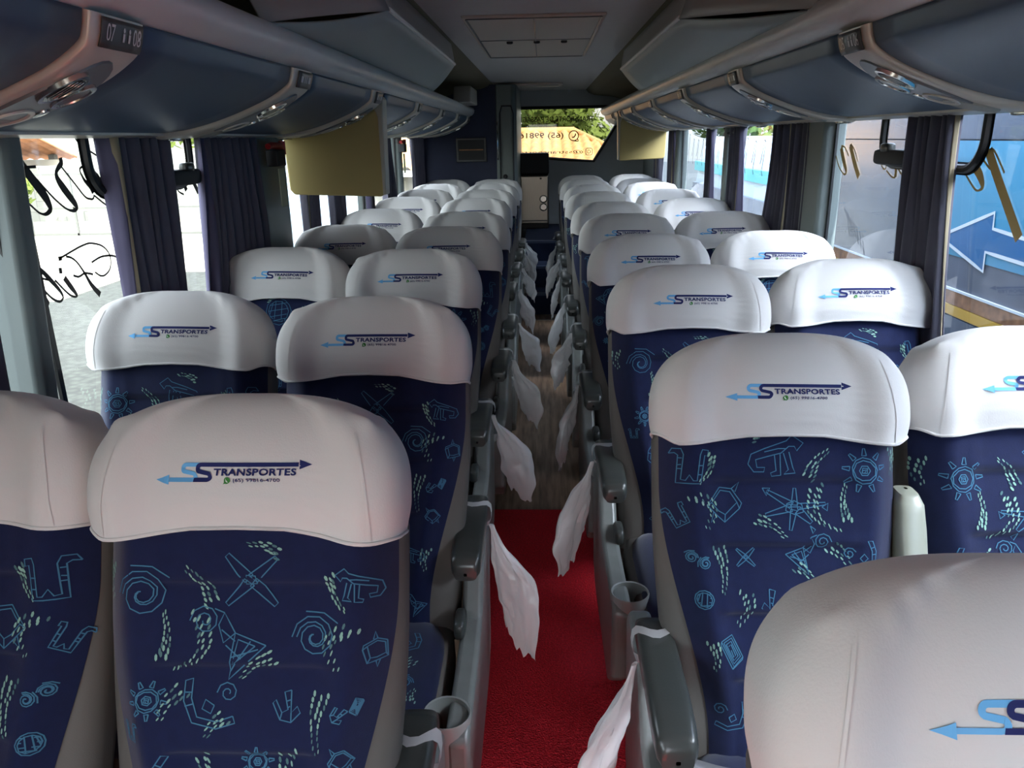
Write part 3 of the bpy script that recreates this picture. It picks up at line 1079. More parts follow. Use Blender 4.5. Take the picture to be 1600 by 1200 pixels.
SC_B=[
(0.0028,[(1.862,1.335),(1.943,1.350),(1.988,1.355),(2.014,1.353),(2.053,1.342),(2.079,1.323),(2.087,1.300),(2.075,1.275),(2.047,1.263),(2.023,1.265),(2.001,1.279)]),
(0.0063,[(1.857,1.335),(1.872,1.335)]),
(0.0036,[(1.889,1.336),(1.908,1.331),(1.931,1.315),(1.954,1.284)]),
(0.0063,[(1.954,1.284),(1.975,1.249)]),
(0.0102,[(1.975,1.249),(2.007,1.216)]),
(0.0037,[(1.904,1.286),(1.927,1.279),(1.957,1.283),(1.991,1.274)]),
(0.0034,[(1.994,1.305),(2.043,1.313),(2.098,1.308),(2.127,1.294),(2.149,1.268),(2.157,1.239),(2.138,1.207)]),
(0.0096,[(1.866,1.287),(1.885,1.261),(1.901,1.240)]),
(0.0037,[(1.901,1.240),(1.903,1.233),(1.890,1.234),(1.867,1.248),(1.827,1.288)]),
(0.0087,[(1.850,1.307),(1.863,1.305)]),
(0.0031,[(1.803,1.292),(1.764,1.307),(1.745,1.320),(1.736,1.332),(1.744,1.336),(1.759,1.335)]),
(0.0053,[(1.759,1.335),(1.781,1.321)]),
(0.0084,[(1.781,1.321),(1.809,1.293),(1.838,1.260)]),
(0.0040,[(1.838,1.260),(1.846,1.241),(1.829,1.234),(1.801,1.249),(1.769,1.283)]),
(0.0090,[(1.750,1.290),(1.765,1.270),(1.782,1.247)]),
(0.0035,[(1.782,1.247),(1.786,1.238),(1.772,1.237),(1.751,1.248),(1.729,1.272)]),
(0.0082,[(1.734,1.309),(1.745,1.307)]),
(0.0090,[(1.730,1.248),(1.748,1.221),(1.774,1.184)]),
]
SC_C=[
(0.0057,[(2.502,1.494),(2.518,1.469)]),
(0.0041,[(2.518,1.469),(2.509,1.447),(2.484,1.441)]),
(0.0037,[(2.519,1.493),(2.552,1.454),(2.590,1.440)]),
(0.0129,[(2.613,1.451),(2.601,1.472),(2.578,1.491)]),
(0.0131,[(2.665,1.488),(2.684,1.463),(2.703,1.438)]),
]
SC_R=[
(0.0193,[(2.203,1.546),(2.167,1.506),(2.085,1.422),(2.001,1.337)]),
(0.0039,[(2.208,1.545),(2.187,1.550),(2.163,1.536),(2.113,1.492)]),
(0.0039,[(2.232,1.527),(2.182,1.499)]),
(0.0166,[(2.258,1.502),(2.227,1.481),(2.205,1.454)]),
(0.0039,[(2.205,1.454),(2.218,1.442),(2.243,1.444),(2.303,1.481)]),
(0.0159,[(3.180,1.551),(3.118,1.486),(3.062,1.437)]),
(0.0037,[(3.187,1.552),(3.155,1.547),(3.117,1.521),(3.091,1.493)]),
(0.0154,[(3.275,1.541),(3.231,1.491),(3.193,1.452)]),
(0.0038,[(3.193,1.452),(3.216,1.441),(3.275,1.467),(3.321,1.508)]),
(0.0039,[(3.274,1.548),(3.234,1.542),(3.186,1.511)]),
(0.0034,[(2.892,1.505),(2.864,1.481),(2.842,1.474),(2.834,1.486),(2.866,1.518),(2.889,1.546),(2.878,1.559),(2.858,1.558)]),
(0.0033,[(2.826,1.470),(2.777,1.451),(2.748,1.450)]),
(0.0106,[(2.749,1.452),(2.752,1.477),(2.772,1.496)]),
(0.0041,[(2.745,1.485),(2.707,1.464),(2.673,1.455)]),
]


# ---------------------------------------------------------------- the setting
Y0, Y1 = -1.65, 9.5
m = M()
m.box(-1.24, 1.24, Y0, Y1, -.06, 0)
struct(m.build('floor', MT['wood']))
m = M()
poly = [(-.252, .001), (.252, .001), (.252, .011), (-.252, .011)]
m.box(-.255, .250, -1.2, 3.11, .001, .013)
tag(m.build('aisle_mat', MT['carpet'], bevel=.003), 'red loop pile mat covering the front of the aisle floor', 'mat')
m = M()
m.box(-.26, .26, 6.90, 6.93, .0005, .006)
struct(m.build('trim_1', MT['steel']))
for k, (a, b, z) in enumerate(((7.16, 7.50, .20), (7.50, 7.86, .40), (7.86, 9.48, .60))):
    m = M()
    m.box(-.19, .19, a, b, 0, z)
    st = struct(m.build('step_%d' % (k + 1), MT['navy_carpet']))
    m = M()
    m.box(-.19, .19, a - .006, a + .05, z - .02, z + .004)
    m.build('step_nosing', MT['step_edge'], st)

for s, nm in ((-1, 'left'), (1, 'right')):
    X = lambda a: s * a
    m = M()
    m.box(min(s * 1.22, s * 1.26), max(s * 1.22, s * 1.26), Y0, Y1 + .05, -.06, .86)
    w = struct(m.build('wall_' + nm, MT['wall_grey']))
    m = M()
    m.box(min(s * 1.20, s * 1.27), max(s * 1.20, s * 1.27), Y0, Y1 + .05, 1.72, 2.0)
    struct(m.build('wall_upper_' + nm, MT['wall_grey']))
    m = M()
    m.box(min(s * 1.165, s * 1.22), max(s * 1.165, s * 1.22), Y0, Y1, .83, .875)
    struct(m.build('window_sill_' + nm, MT['pillar'], bevel=.008))

# pillars between the panes
PIL = {'left': [(-1.62, -1.5), (.02, .14), (1.665, 1.762), (3.17, 3.56), (5.2, 5.3), (6.42, 6.56), (7.85, 9.5)],
       'right': [(-1.62, -1.5), (.9, 1.02), (3.335, 3.60), (5.1, 5.2), (6.89, 7.06), (8.45, 9.5)]}
WIN = {}
n = 0
for nm, s in (('left', -1), ('right', 1)):
    pl = PIL[nm]
    for k, (a, b) in enumerate(pl):
        m = M()
        if b - a > .5:
            m.box(min(s * 1.185, s * 1.235), max(s * 1.185, s * 1.235), a, b, .85, 1.75)
        else:
            q = [(1.165, a + .012), (1.15, a + .03), (1.15, b - .03), (1.165, b - .012), (1.235, b), (1.235, a)]
            lean = .085 if (nm, k) == ('left', 2) else 0
            m.prism(q, lambda p, d: Vector((s * p[0], p[1] - lean * (1.6 - d), d)), .85, 1.75)
        struct(m.build('pillar_%s_%d' % (nm, k + 1), MT['pillar'], recalc=True, bevel=.006))
    for (a0, a), (b, b0) in zip(pl, pl[1:]):
        n += 1
        m = M()
        m.add([(s * 1.20, a - .01, .85), (s * 1.20, b + .01, .85), (s * 1.20, b + .01, 1.74), (s * 1.20, a - .01, 1.74)], [(0, 1, 2, 3)])
        g = struct(m.build('window_%d' % n, MT['glass'] if nm == 'left' else MT['glass_right'], smooth=0))
        WIN[(nm, round(a, 2))] = g
        m = M()
        for (p, q, z0, z1) in ((a - .005, a + .012, .86, 1.73), (b - .012, b + .005, .86, 1.73), (a, b, .86, .885)):
            m.box(min(s * 1.190, s * 1.199), max(s * 1.190, s * 1.199), p, q, z0, z1)
        m.build('window_seal', MT['black'], g)

# ceiling: flat lining, two dark coves
m = M()
m.box(-.52, .52, Y0, Y1, 2.12, 2.16)
struct(m.build('ceiling', MT['ceiling']))
for s, nm in ((-1, 'left'), (1, 'right')):
    prof = [(.50, 2.121), (.53, 2.085), (.60, 2.06), (.80, 2.04), (1.05, 1.97), (1.26, 1.86), (1.28, 2.0), (1.05, 2.12), (.52, 2.17)]
    m = M()
    m.prism(prof, lambda p, d: Vector((s * p[0], d, p[1])), Y0, Y1)
    struct(m.build('ceiling_cove_' + nm, MT['cove'], recalc=True))
# unseen front bulkhead, added to cut front light; its doorway lets some down the aisle
m = M()
m.prism([(-1.26, -.06), (-.36, -.06), (-.36, 1.92), (.36, 1.92), (.36, -.06), (1.26, -.06), (1.26, 2.17), (-1.26, 2.17)], lambda p, d: Vector((p[0], d, p[1])), Y0 - .02, Y0 + .02)
struct(m.build('wall_front', MT['front_wall'], recalc=True))
m = M()
m.box(-1.30, 1.30, Y0, Y1 + .08, 2.18, 2.22)
struct(m.build('roof', MT['white_paint']))

# roof hatch and small ceiling outlet
hat = None
m = M()
m.box(-.36, .285, 3.72, 5.50, 2.108, 2.121)
hat = m.build('roof_hatch', MT['hatch'], bevel=.006)
tag(hat, 'rectangular beige grey roof hatch panel in the middle of the ceiling', 'hatch')
m = M()
for x in (-.34, .265):
    m.box(x - .004, x + .004, 3.75, 5.47, 2.104, 2.109)
for y in (3.745, 5.475):
    m.box(-.34, .265, y - .006, y + .006, 2.104, 2.109)
m.box(-.34, .265, 4.55, 4.556, 2.105, 2.109)
m.box(-.04, -.034, 3.75, 5.47, 2.105, 2.109)
m.build('hatch_seam', MT['plate'], hat)
for x in (-.18, -.03, .12):
    q = M()
    q.sup((x, 4.62, 2.103), .018, .012, .008, .6, .6, 14, 8)
    q.build('latch', MT['black'], hat)
m = M()
m.box(-.34, .20, 8.15, 8.42, 2.095, 2.121)
v = m.build('ceiling_outlet', MT['hatch'], bevel=.01)
tag(v, 'slim ceiling outlet set near the rear window', 'vent')
m = M()
m.box(-.22, .16, 8.19, 8.36, 2.088, 2.096)
m.build('grille', MT['speaker'], v)

# rear wall with its window
WX = [(-.80, 1.93), (.92, 1.93), (.90, 1.80), (.60, 1.325), (.30, 1.345), (-.05, 1.375), (-.80, 1.40)]
OUT = [(-1.24, 2.15), (1.24, 2.15), (1.24, 1.7), (1.24, -.06), (.3, -.06), (-.05, -.06), (-1.24, -.06)]
m = M()
k = len(WX)
for i in range(k):
    j = (i + 1) % k
    a, b, c, d = WX[i], WX[j], OUT[j], OUT[i]
    vs = [(p[0], y, p[1]) for y in (9.5, 9.56) for p in (a, b, c, d)]
    m.add(vs, [(0, 1, 2, 3), (7, 6, 5, 4), (0, 4, 5, 1)])
struct(m.build('wall_rear', MT['rear_panel'], smooth=0, recalc=True))
m = M()
m.poly(WX, lambda x, z: Vector((x, 9.53, z)))
rw = struct(m.build('window_rear', MT['glass_rear'], smooth=0))
m = M()
m.tube([(p[0], 9.495, p[1]) for p in WX] + [(WX[0][0], 9.495, WX[0][1])], .018, 8, 0, False)
m.build('window_seal', MT['black'], rw)
atr = lambda x, z: Vector((x, 9.545, z))
m = M()
# lettering is on the outside, so it reads mirrored from in here
put_text(m, 'TRANSPORTE DE PASSAGEIROS', .60, 1.775, -1.03, .058, atr, 0, .012)
put_text(m, '(65) 99816-4700', .245, 1.575, -.80, .080, atr, 0, .012)
put_text(m, '@sstransportes', .475, 1.405, -.80, .050, atr, 0, .006)
m.strip([(.365 + .056 * cos(a * pi / 14), 1.615 + .056 * sin(a * pi / 14)) for a in range(-6, 21)] + [(.42, 1.552), (.41, 1.585)], .011, atr)
m.strip([(.345, 1.598), (.367, 1.598), (.387, 1.622), (.385, 1.640)], .014, atr)
sq = [(.510, 1.405), (.510, 1.46), (.520, 1.47), (.575, 1.47), (.585, 1.46), (.585, 1.405), (.575, 1.395), (.520, 1.395), (.510, 1.405)]
m.strip(sq, .007, atr)
m.strip([(.5475 + .018 * cos(a * pi / 8), 1.4325 + .018 * sin(a * pi / 8)) for a in range(17)], .006, atr)
m.build('window_lettering', MT['script'], rw)

# toilet cabin on the left of the rear, rounded door post beside the aisle
cab = thing('toilet_cabin', (-.72, 8.0, 0), 'dark navy toilet cabin in the rear left corner', 'cabin')
m = M()
m.box(-.48, .27, -.02, .04, .0, 2.10)
m.build('front_wall', MT['navy_wall'], cab)
m = M()
m.box(-.48, .20, -.03, -.021, .0, 1.12)
m.build('lower_panel', MT['navy_wall'], cab)
m = M()
q = [(.26, -.03), (.42, -.035), (.462, .0), (.470, .06), (.470, 1.45), (.26, 1.45)]
m.prism(q, lambda p, d: Vector((p[0], p[1], d)), .0, 2.10)
m.build('corner_post', MT['post'], cab, recalc=True, bevel=.012)
m = M()
m.tube([(.30, -.045, 1.05), (.30, -.055, 1.10), (.30, -.055, 1.83), (.32, -.05, 1.90), (.41, -.05, 1.90), (.43, -.05, 1.83), (.43, -.05, 1.05)], .007, 8)
m.build('door_seam', MT['black_matte'], cab)
m = M()
m.lathe([(.0, .0), (.022, .0), (.022, .018), (.010, .026), (.010, .05), (.0, .05)], (.345, -.035, 1.235), 16, 0, (0, -1, 0))
m.tube([(.345, -.078, 1.235), (.345, -.082, 1.19), (.325, -.080, 1.17)], .008, 8)
m.build('door_handle', MT['black'], cab)
m = M()
m.tube([(.275, -.055, 1.40), (.275, -.075, 1.43), (.275, -.075, 1.72), (.275, -.055, 1.75)], .008, 8)
m.build('grab_bar', MT['chrome'], cab)
fr = M()
fr.box(-.14, .16, -.045, -.028, 1.38, 1.61)
fo = fr.build('notice_frame', MT['plate'], cab, bevel=.006)
fr = M()
fr.box(-.12, .14, -.050, -.044, 1.40, 1.59)
fr.build('notice_panel', MT['black_matte'], fo)
fr = M()
fr.box(-.11, .13, -.053, -.049, 1.49, 1.502)
fr.build('notice_line', MT['rust'], fo)

# steel fridge with two dispensers at the end of the aisle
fg = thing('fridge', (-.10, 9.0, .60), 'steel fridge with black top box standing at the end of the aisle', 'fridge')
m = M()
m.box(-.16, .165, .0, .40, .0, .60)
m.build('cabinet', MT['pedestal'], fg, bevel=.01)
m = M()
m.box(-.155, .160, -.025, .0, .06, .59)
m.build('door', MT['steel'], fg, bevel=.012)
m = M()
m.box(-.16, .17, -.02, .40, .605, .835)
m.build('top_box', MT['black_matte'], fg, bevel=.02)
for z in (.245, .335):
    m = M()
    m.lathe([(.0, .012), (.032, .012), (.038, .03), (.044, .028), (.046, .0)], (.105, -.025, z), 20, 0, (0, -1, 0))
    m.build('dispenser', MT['chrome'], fg)
m = M()
m.sup((.075, -.027, .56), .012, .006, .010, .6, .6, 12, 8)
m.build('lock', MT['black'], fg)
m = M()
m.box(-.14, .15, -.032, -.024, .085, .10)
m.build('kick_strip', MT['plate'], fg)

# ---------------------------------------------------------------- luggage racks
PROF = [(.722, 1.806), (.730, 1.775), (.742, 1.758), (.790, 1.728), (.850, 1.702), (.915, 1.678), (.975, 1.660), (1.04, 1.645), (1.10, 1.637), (1.15, 1.632)]


def prof_at(f):
    f = max(0, min(1, f)) * (len(PROF) - 1)
    i = min(int(f), len(PROF) - 2)
    g = f - i
    p0, p1, p2, p3 = PROF[max(i - 1, 0)], PROF[i], PROF[i + 1], PROF[min(i + 2, len(PROF) - 1)]
    h = lambda a, b, c, d: .5 * (2 * b + (c - a) * g + (2 * a - 5 * b + 4 * c - d) * g * g + (3 * b - a - 3 * c + d) * g ** 3)
    return h(p0[0], p1[0], p2[0], p3[0]), h(p0[1], p1[1], p2[1], p3[1])


def prof_n(f):
    a, b = prof_at(f - .02), prof_at(f + .02)
    dx, dz = b[0] - a[0], b[1] - a[1]
    L = math.hypot(dx, dz)
    return dz / L, -dx / L         # points down and towards the aisle


STRIPS = {'left': [.32, 1.385, 2.43, 3.515, 4.70, 5.80, 6.85, 7.78], 'right': [.85, 1.95, 3.10, 4.25, 5.40, 6.55, 7.50, 8.40]}
MON = {'left': 3.665, 'right': 7.80}
SW = .155
for nm, s, dz, yend in (('left', -1, .0, 7.97), ('right', 1, .022, 9.46)):
    T = lambda x, y, z: Vector((s * x, y, z + dz))
    rk = thing('luggage_rack', (s * .95, 4.0, 1.62), 'long %s overhead luggage rack with slate blue doors under a grey rail' % nm, 'luggage rack')
    L = lambda x, y, z: T(x, y, z) - Vector((s * .95, 4.0, 1.62))
    m = M()
    rp = [(.740, 1.802), (.720, 1.806), (.690, 1.820), (.672, 1.842), (.668, 1.865), (.678, 1.886), (.705, 1.895), (.75, 1.890)]
    m.prism(rp, lambda p, d: L(p[0], d, p[1]), -1.6, yend)
    m.build('rail', MT['rail'], rk, recalc=True, smooth=50)
    # rear of the shelf so that the rack is a closed body
    m = M()
    m.prism([(.75, 1.85), (.75, 1.79), (.80, 1.745), (.95, 1.69), (1.12, 1.66), (1.196, 1.655), (1.196, 1.70), (.95, 1.72)], lambda p, d: L(p[0], d, p[1]), -1.6, yend)
    m.build('shelf', MT['cove'], rk, recalc=True)
    m = M()
    m.prism([(1.115, 1.641), (1.115, 1.625), (1.16, 1.618), (1.198, 1.618), (1.198, 1.66), (1.15, 1.655)], lambda p, d: L(p[0], d, p[1]), -1.6, yend)
    m.build('lower_trim', MT['panel'], rk, recalc=True)
    ys = STRIPS[nm]
    edges = [-1.6] + [e for y in ys for e in (y - SW / 2 - .012, y + SW / 2 + .012)] + [yend]
    for a, b in zip(edges[0::2], edges[1::2]):
        if b - a < .1:
            continue
        cuts = [(a, b)]
        if a < MON[nm] < b:
            cuts = [(a, MON[nm] - .06), (MON[nm] + .06, b)]
        for p, q in cuts:
            if q - p < .04:
                continue
            m = M()

            def fn(u, v, p=p, q=q):
                x, z = prof_at(u * .97)
                return L(x, p + (q - p) * v, z)
            m.grid(fn, 30, 8, 0)
            m.build('bin_door', MT['bin'], rk, solid=.008)
    # service panels: one thing each
    for i, y in enumerate(ys):
        first = {'left': 1, 'right': 1}[nm]
        if i < 1:
            continue
        num = ('07', '08') if (nm, i) == ('left', 1) else ('05', '06') if (nm, i) == ('right', 1) else None
        lab = 'silver overhead service panel in the %s rack, %s' % (nm, 'marked %s and %s' % num if num else ('farthest from the camera' if i == len(ys) - 1 else ORD[i - 1] + ' from the camera'))
        x0, z0 = prof_at(.35)
        sp = thing('service_panel', tuple(T(x0, y, z0)), lab, 'service panel', 'service panels of the %s rack' % nm)
        org = T(x0, y, z0)

        def S(f, d, off=0.0):
            """f along the profile 0..1, d across (metres), off out of the surface"""
            x, z = prof_at(f)
            nx, nz = prof_n(f)
            return T(x + nx * off, y + d, z + nz * off) - org
        m = M()
        pw = lambda a: math.copysign(abs(a) ** .45, a)

        def body(a, b):
            an = 2 * pi * a
            w = SW / 2 + .006
            f = b * .99
            return S(f, w * pw(cos(an)), .004 + .016 * pw(sin(an)) * (1 if sin(an) > 0 else .6))
        m.grid(body, 28, 40, 0, closed=True)
        m.build('housing', MT['panel'], sp)
        # number plate
        m = M()
        m.grid(lambda a, b: S(.02 + .155 * b, (a - .5) * .130, .0225), 4, 6)
        pl = m.build('number_plate', MT['plate'], sp, solid=.003)
        m = M()
        # left rack faces +x, so text runs away from the camera on the left, towards it on the right
        tdir = 1 if nm == 'left' else -1
        at = lambda x, h: S(.172 - h, tdir * x, .0255)
        if num:
            put_text(m, num[0], -.054, .045, .026, .080, at, 0, .004)
            put_text(m, num[1], .030, .045, .026, .080, at, 0, .004)
            for bx in (.0, .018):
                m.strip([(bx - .0, .055), (bx, .095)], .006, at, 0, .02)
                m.poly([(bx + .003 * cos(q), .108 + .012 * sin(q)) for q in (0, 1, 2, 3, 4, 5, 6)], at)
        else:
            for bx, w in ((-.036, .02), (-.008, .006), (.008, .006), (.036, .02)):
                m.strip([(bx - w / 2, .085), (bx + w / 2, .085)], .05, at, 0, .02)
        m.build('seat_marks', MT['plate_mark'], pl)
        # inset with outlet, reading lamp, buttons and speaker
        m = M()
        ell = lambda cf, cd, rf, rd, off, k=28: [S(cf + rf * cos(2 * pi * q / k), cd + rd * sin(2 * pi * q / k), off) for q in range(k)]

        def pad(cf, cd, rf, rd, o0, o1, mi=0, mm=None):
            mm = mm or M()
            k = 28
            rings = [ell(cf, cd, rf, rd, o0), ell(cf, cd, rf * .94, rd * .94, o1), ell(cf, cd, rf * .5, rd * .5, o1 + .0005)]
            vs = [p for r_ in rings for p in r_] + [S(cf, cd, o1 + .0008)]
            fs = [(r_ * k + q, r_ * k + (q + 1) % k, (r_ + 1) * k + (q + 1) % k, (r_ + 1) * k + q) for r_ in range(2) for q in range(k)]
            fs += [(2 * k + q, 2 * k + (q + 1) % k, 3 * k) for q in range(k)]
            return mm.add(vs, fs, mi)
        pad(.50, 0, .27, .070, .012, .0235, 0, m)
        ins = m.build('inset', MT['panel_inset'], sp, recalc=True)

        def ringmesh(cf, cd, rf, rd, hi, mm):
            k = 28
            R = [ell(cf, cd, rf, rd, .022), ell(cf, cd, rf * .97, rd * .97, hi), ell(cf, cd, rf * .80, rd * .80, hi), ell(cf, cd, rf * .72, rd * .72, .024)]
            vs = [p for r_ in R for p in r_]
            fs = [(r_ * k + q, r_ * k + (q + 1) % k, (r_ + 1) * k + (q + 1) % k, (r_ + 1) * k + q) for r_ in range(3) for q in range(k)]
            return mm.add(vs, fs)
        sgn = -1
        m = M()
        ringmesh(.385, sgn * .030, .085, .031, .030, m)
        av = m.build('air_outlet', MT['chrome'], sp, recalc=True)
        m = M()
        pad(.385, sgn * .030, .063, .023, .0235, .0245, 0, m)
        m.build('outlet_core', MT['black_matte'], av, recalc=True)
        m = M()
        for q in range(4):
            d0 = sgn * .030 + (q - 1.5) * .009
            m.strip([(.335, d0), (.435, d0 + .006)], .0016, lambda f, d: S(f, d, .029), 0, .03)
        m.build('vane', MT['chrome'], av, solid=.002)
        m = M()
        ringmesh(.425, -sgn * .034, .075, .027, .029, m)
        rl = m.build('reading_lamp', MT['chrome'], sp, recalc=True)
        m = M()
        pad(.425, -sgn * .034, .056, .020, .0235, .027, 0, m)
        m.build('lamp_lens', MT['lens'], rl, recalc=True)
        m = M()
        pad(.545, -sgn * .044, .030, .010, .023, .027, 0, m)
        m.build('switch', MT['chrome'], sp, recalc=True)
        m = M()
        ringmesh(.60, .0, .075, .042, .027, m)
        m.build('bezel', MT['panel'], sp, recalc=True)
        m = M()
        pad(.72, .0, .115, .048, .016, .0245, 0, m)
        m.build('speaker_grille', MT['speaker'], sp, recalc=True)
        m = M()
        m.sup(tuple(S(.955, .0, .018)), .022, .045, .008, .6, .5, 16, 8)
        m.build('coat_hook', MT['chrome'], sp)

    # monitor hanging from the rack
    y = MON[nm]
    xi = .735
    mon = thing('overhead_monitor', tuple(T(.96, y, 1.63)), 'beige overhead monitor hanging below the %s luggage rack' % nm, 'monitor')
    org = T(.96, y, 1.63)
    q = [(1.185, 1.63), (1.175, 1.388), (1.155, 1.366), (.748, 1.352), (.732, 1.366), (.730, 1.70), (.728, 1.765), (.80, 1.725), (.92, 1.676), (1.04, 1.643)]
    if nm == 'right':
        q = [(a, b - .0) for a, b in q]
    m = M()
    m.prism(q, lambda p, d: T(p[0], d, p[1]) - org, y - .035, y + .020)
    m.build('casing', MT['beige'], mon, recalc=True, bevel=.008, smooth=35)
    m = M()
    m.prism([(.722, 1.79), (.712, 1.775), (.716, 1.70), (.724, 1.36), (.738, 1.36), (.740, 1.70), (.76, 1.75)], lambda p, d: T(p[0], d, p[1]) - org, y - .045, y + .05)
    m.build('side_bezel', MT['beige_edge'], mon, recalc=True, bevel=.005)
    m = M()
    m.box(min(s * .735, s * 1.17) - org.x, max(s * .735, s * 1.17) - org.x, .0205, .026, 1.40 - org.z + dz, 1.60 - org.z + dz)
    m.build('screen', MT['black'], mon)

# hoppers between rack and ceiling
for nm, s, a, b, c, d in (('left', -1, 2.08, 2.62, 4.50, 5.15), ('right', 1, 2.05, 2.95, 5.05, 5.75), ):
    du = thing('air_duct', (s * .6, (a + d) / 2, 2.0), 'angular grey duct housing between %s luggage rack and ceiling, nearest the camera' % nm, 'duct', None)
    org = Vector((s * .6, (a + d) / 2, 2.0))
    P = lambda x, y, z: Vector((s * x, y, z)) - org
    top = 2.075
    A0, B0, C0, D0 = P(.700, a, 1.885), P(.478, b, 1.985), P(.478, c, 1.985), P(.700, d, 1.885)
    A1, B1, C1, D1 = P(.760, a - .05, top - .03), P(.500, b - .12, top + .01), P(.500, c + .05, top + .02), P(.760, d, top - .03)
    m = M()
    k = 10
    top_e = [A0.lerp(D0, i / k) for i in range(k + 1)]
    inn = [B0.lerp(C0, i / k) for i in range(k + 1)]
    m.grid(lambda u, v: top_e[round(u * k)].lerp(inn[round(u * k)], v) + Vector((0, 0, -.012 * sin(pi * v))), k, 8)
    m.build('bottom_panel', MT['duct'], du, solid=.006)
    m = M()
    m.grid(lambda u, v: A0.lerp(B0, u).lerp(A1.lerp(B1, u), v) + Vector((0, -.02 * sin(pi * u), -.0 * sin(pi * u))), 10, 4)
    m.build('front_panel', MT['duct_front'], du, solid=.006)
    m = M()
    m.grid(lambda u, v: B0.lerp(C0, u).lerp(B1.lerp(C1, u), v), 10, 4)
    m.grid(lambda u, v: C0.lerp(D0, u).lerp(C1.lerp(D1, u), v), 6, 4)
    m.build('inner_panel', MT['duct_front'], du, solid=.006)
    m = M()
    m.tube([B0 + Vector((0, 0, .004)), C0 + Vector((0, 0, .004))], .008, 8)
    m.build('edge_bead', MT['rail'], du)
for nm, s, y in (('left', -1, 6.9),):
    du = thing('air_duct', (s * .62, y, 1.96), 'small dark duct housing above the left rack beside the toilet cabin', 'duct')
    m = M()
    m.prism([(-.35, -.08), (-.25, .05), (.35, .05), (.35, -.08)], lambda p, d: Vector((s * d, p[0], p[1])), -.04, .10)
    m.build('housing', MT['duct_front'], du, bevel=.01, recalc=True)

# ---------------------------------------------------------------- what is on the panes
for nm, key, sets, x, mt in (('left', 1.76, (SC_A, SC_B, SC_C), -1.197, 'script'), ('right', 1.02, (SC_R,), 1.197, 'gold')):
    m = M()
    def smooth_pts(p):
        if len(p) < 3:
            return p
        out = []
        for i in range(len(p) - 1):
            a, b, c, d = p[max(i - 1, 0)], p[i], p[i + 1], p[min(i + 2, len(p) - 1)]
            for g in (0, .25, .5, .75):
                out.append(tuple(.5 * (2 * b[q] + (c[q] - a[q]) * g + (2 * a[q] - 5 * b[q] + 4 * c[q] - d[q]) * g * g + (3 * b[q] - a[q] - 3 * c[q] + d[q]) * g ** 3) for q in range(len(p[0]))))
        return out + [p[-1]]
    for st in sets:
        chains = []
        for w, pts in st:
            if chains and math.dist(chains[-1][0][-1], pts[0]) < .002:
                chains[-1][0].extend(pts[1:])
                chains[-1][1][-1] = (chains[-1][1][-1] + w) / 2
                chains[-1][1].extend([w] * (len(pts) - 1))
            else:
                chains.append(([*pts], [w] * len(pts)))
        for pts, ws in chains:
            # the last point of a swelling stroke keeps its width; widths blend along the chain
            ps = smooth_pts([(p[0], p[1], w) for p, w in zip(pts, ws)])
            m.strip([p[:2] for p in ps], [max(p[2] * 1.7, .0055) for p in ps], lambda yy, zz: Vector((x, yy, zz)), 0, .006)
    m.build('window_lettering', MT[mt], WIN[(nm, key)])
# far right pane: dark script strokes seen small
m = M()
rr = random.Random(4)
for k in range(16):
    y0 = 3.9 + k * .185
    h = .06 + .05 * rr.random()
    pts = [(y0, 1.44), (y0 - .02, 1.47), (y0 - .06, 1.50 + h), (y0 - .085, 1.49 + h), (y0 - .04, 1.40), (y0 - .06, 1.38)]
    m.strip(pts, .009, lambda yy, zz: Vector((1.197, yy, zz)), 0, .02)
m.build('window_lettering', MT['script'], WIN[('right', 3.6)])


def vent_frame(nm, key, ya, yb, zb, latch):
    s = -1 if nm == 'left' else 1
    x = s * 1.19
    r = .085
    base = [(ya, 1.72), (ya, zb + r)] + [(ya + r - r * cos(t), zb + r - r * sin(t)) for t in [pi / 2 * q / 8 for q in range(1, 8)]] + [(ya + r, zb), (yb - r, zb)] + [(yb - r + r * sin(t), zb + r - r * cos(t)) for t in [pi / 2 * q / 8 for q in range(1, 8)]] + [(yb, zb + r), (yb, 1.72)]
    m = M()
    m.tube([(x, p[0], p[1]) for p in base], .013, 8)
    m.strip(base, .036, lambda yy, zz: Vector((s * 1.1965, yy, zz)), 0, .02)
    # fine printed teeth along the outer edge
    P = []
    for a, b in zip(base, base[1:]):
        L = math.hypot(b[0] - a[0], b[1] - a[1])
        k = max(1, int(L / .006))
        P += [((a[0] + (b[0] - a[0]) * q / k, a[1] + (b[1] - a[1]) * q / k), ((b[1] - a[1]) / L, -(b[0] - a[0]) / L)) for q in range(k)]
    for (p, nrm) in P:
        tx, ty = -nrm[1] * .0014, nrm[0] * .0014
        sg = -1
        tip = (p[0] + sg * nrm[0] * -.034, p[1] + sg * nrm[1] * -.034)
        tip2 = (p[0] - nrm[0] * .034, p[1] - nrm[1] * .034)
        for tp in (tip2,):
            m.add([(s * 1.1968, p[0] + tx, p[1] + ty), (s * 1.1968, p[0] - tx, p[1] - ty), (s * 1.1968, tp[0], tp[1])], [(0, 1, 2)])
    fo = m.build('vent_frame', MT['black'], WIN[(nm, key)])
    m = M()
    a, b = latch
    m.sup((s * 1.172, (a + b) / 2, zb + .022), .022, (b - a) / 2, .026, .4, .5, 20, 10)
    lo = m.build('vent_latch', MT['black_matte'], fo)
    m = M()
    m.sup((s * 1.165, a + (b - a) * .62, zb + .052), .016, .035, .016, .5, .5, 14, 8)
    m.build('latch_knob', MT['plastic_dark'], lo)


vent_frame('left', 1.76, 2.045, 2.655, 1.475, (2.42, 2.66))
vent_frame('right', 1.02, 2.215, 2.865, 1.495, (2.60, 2.86))
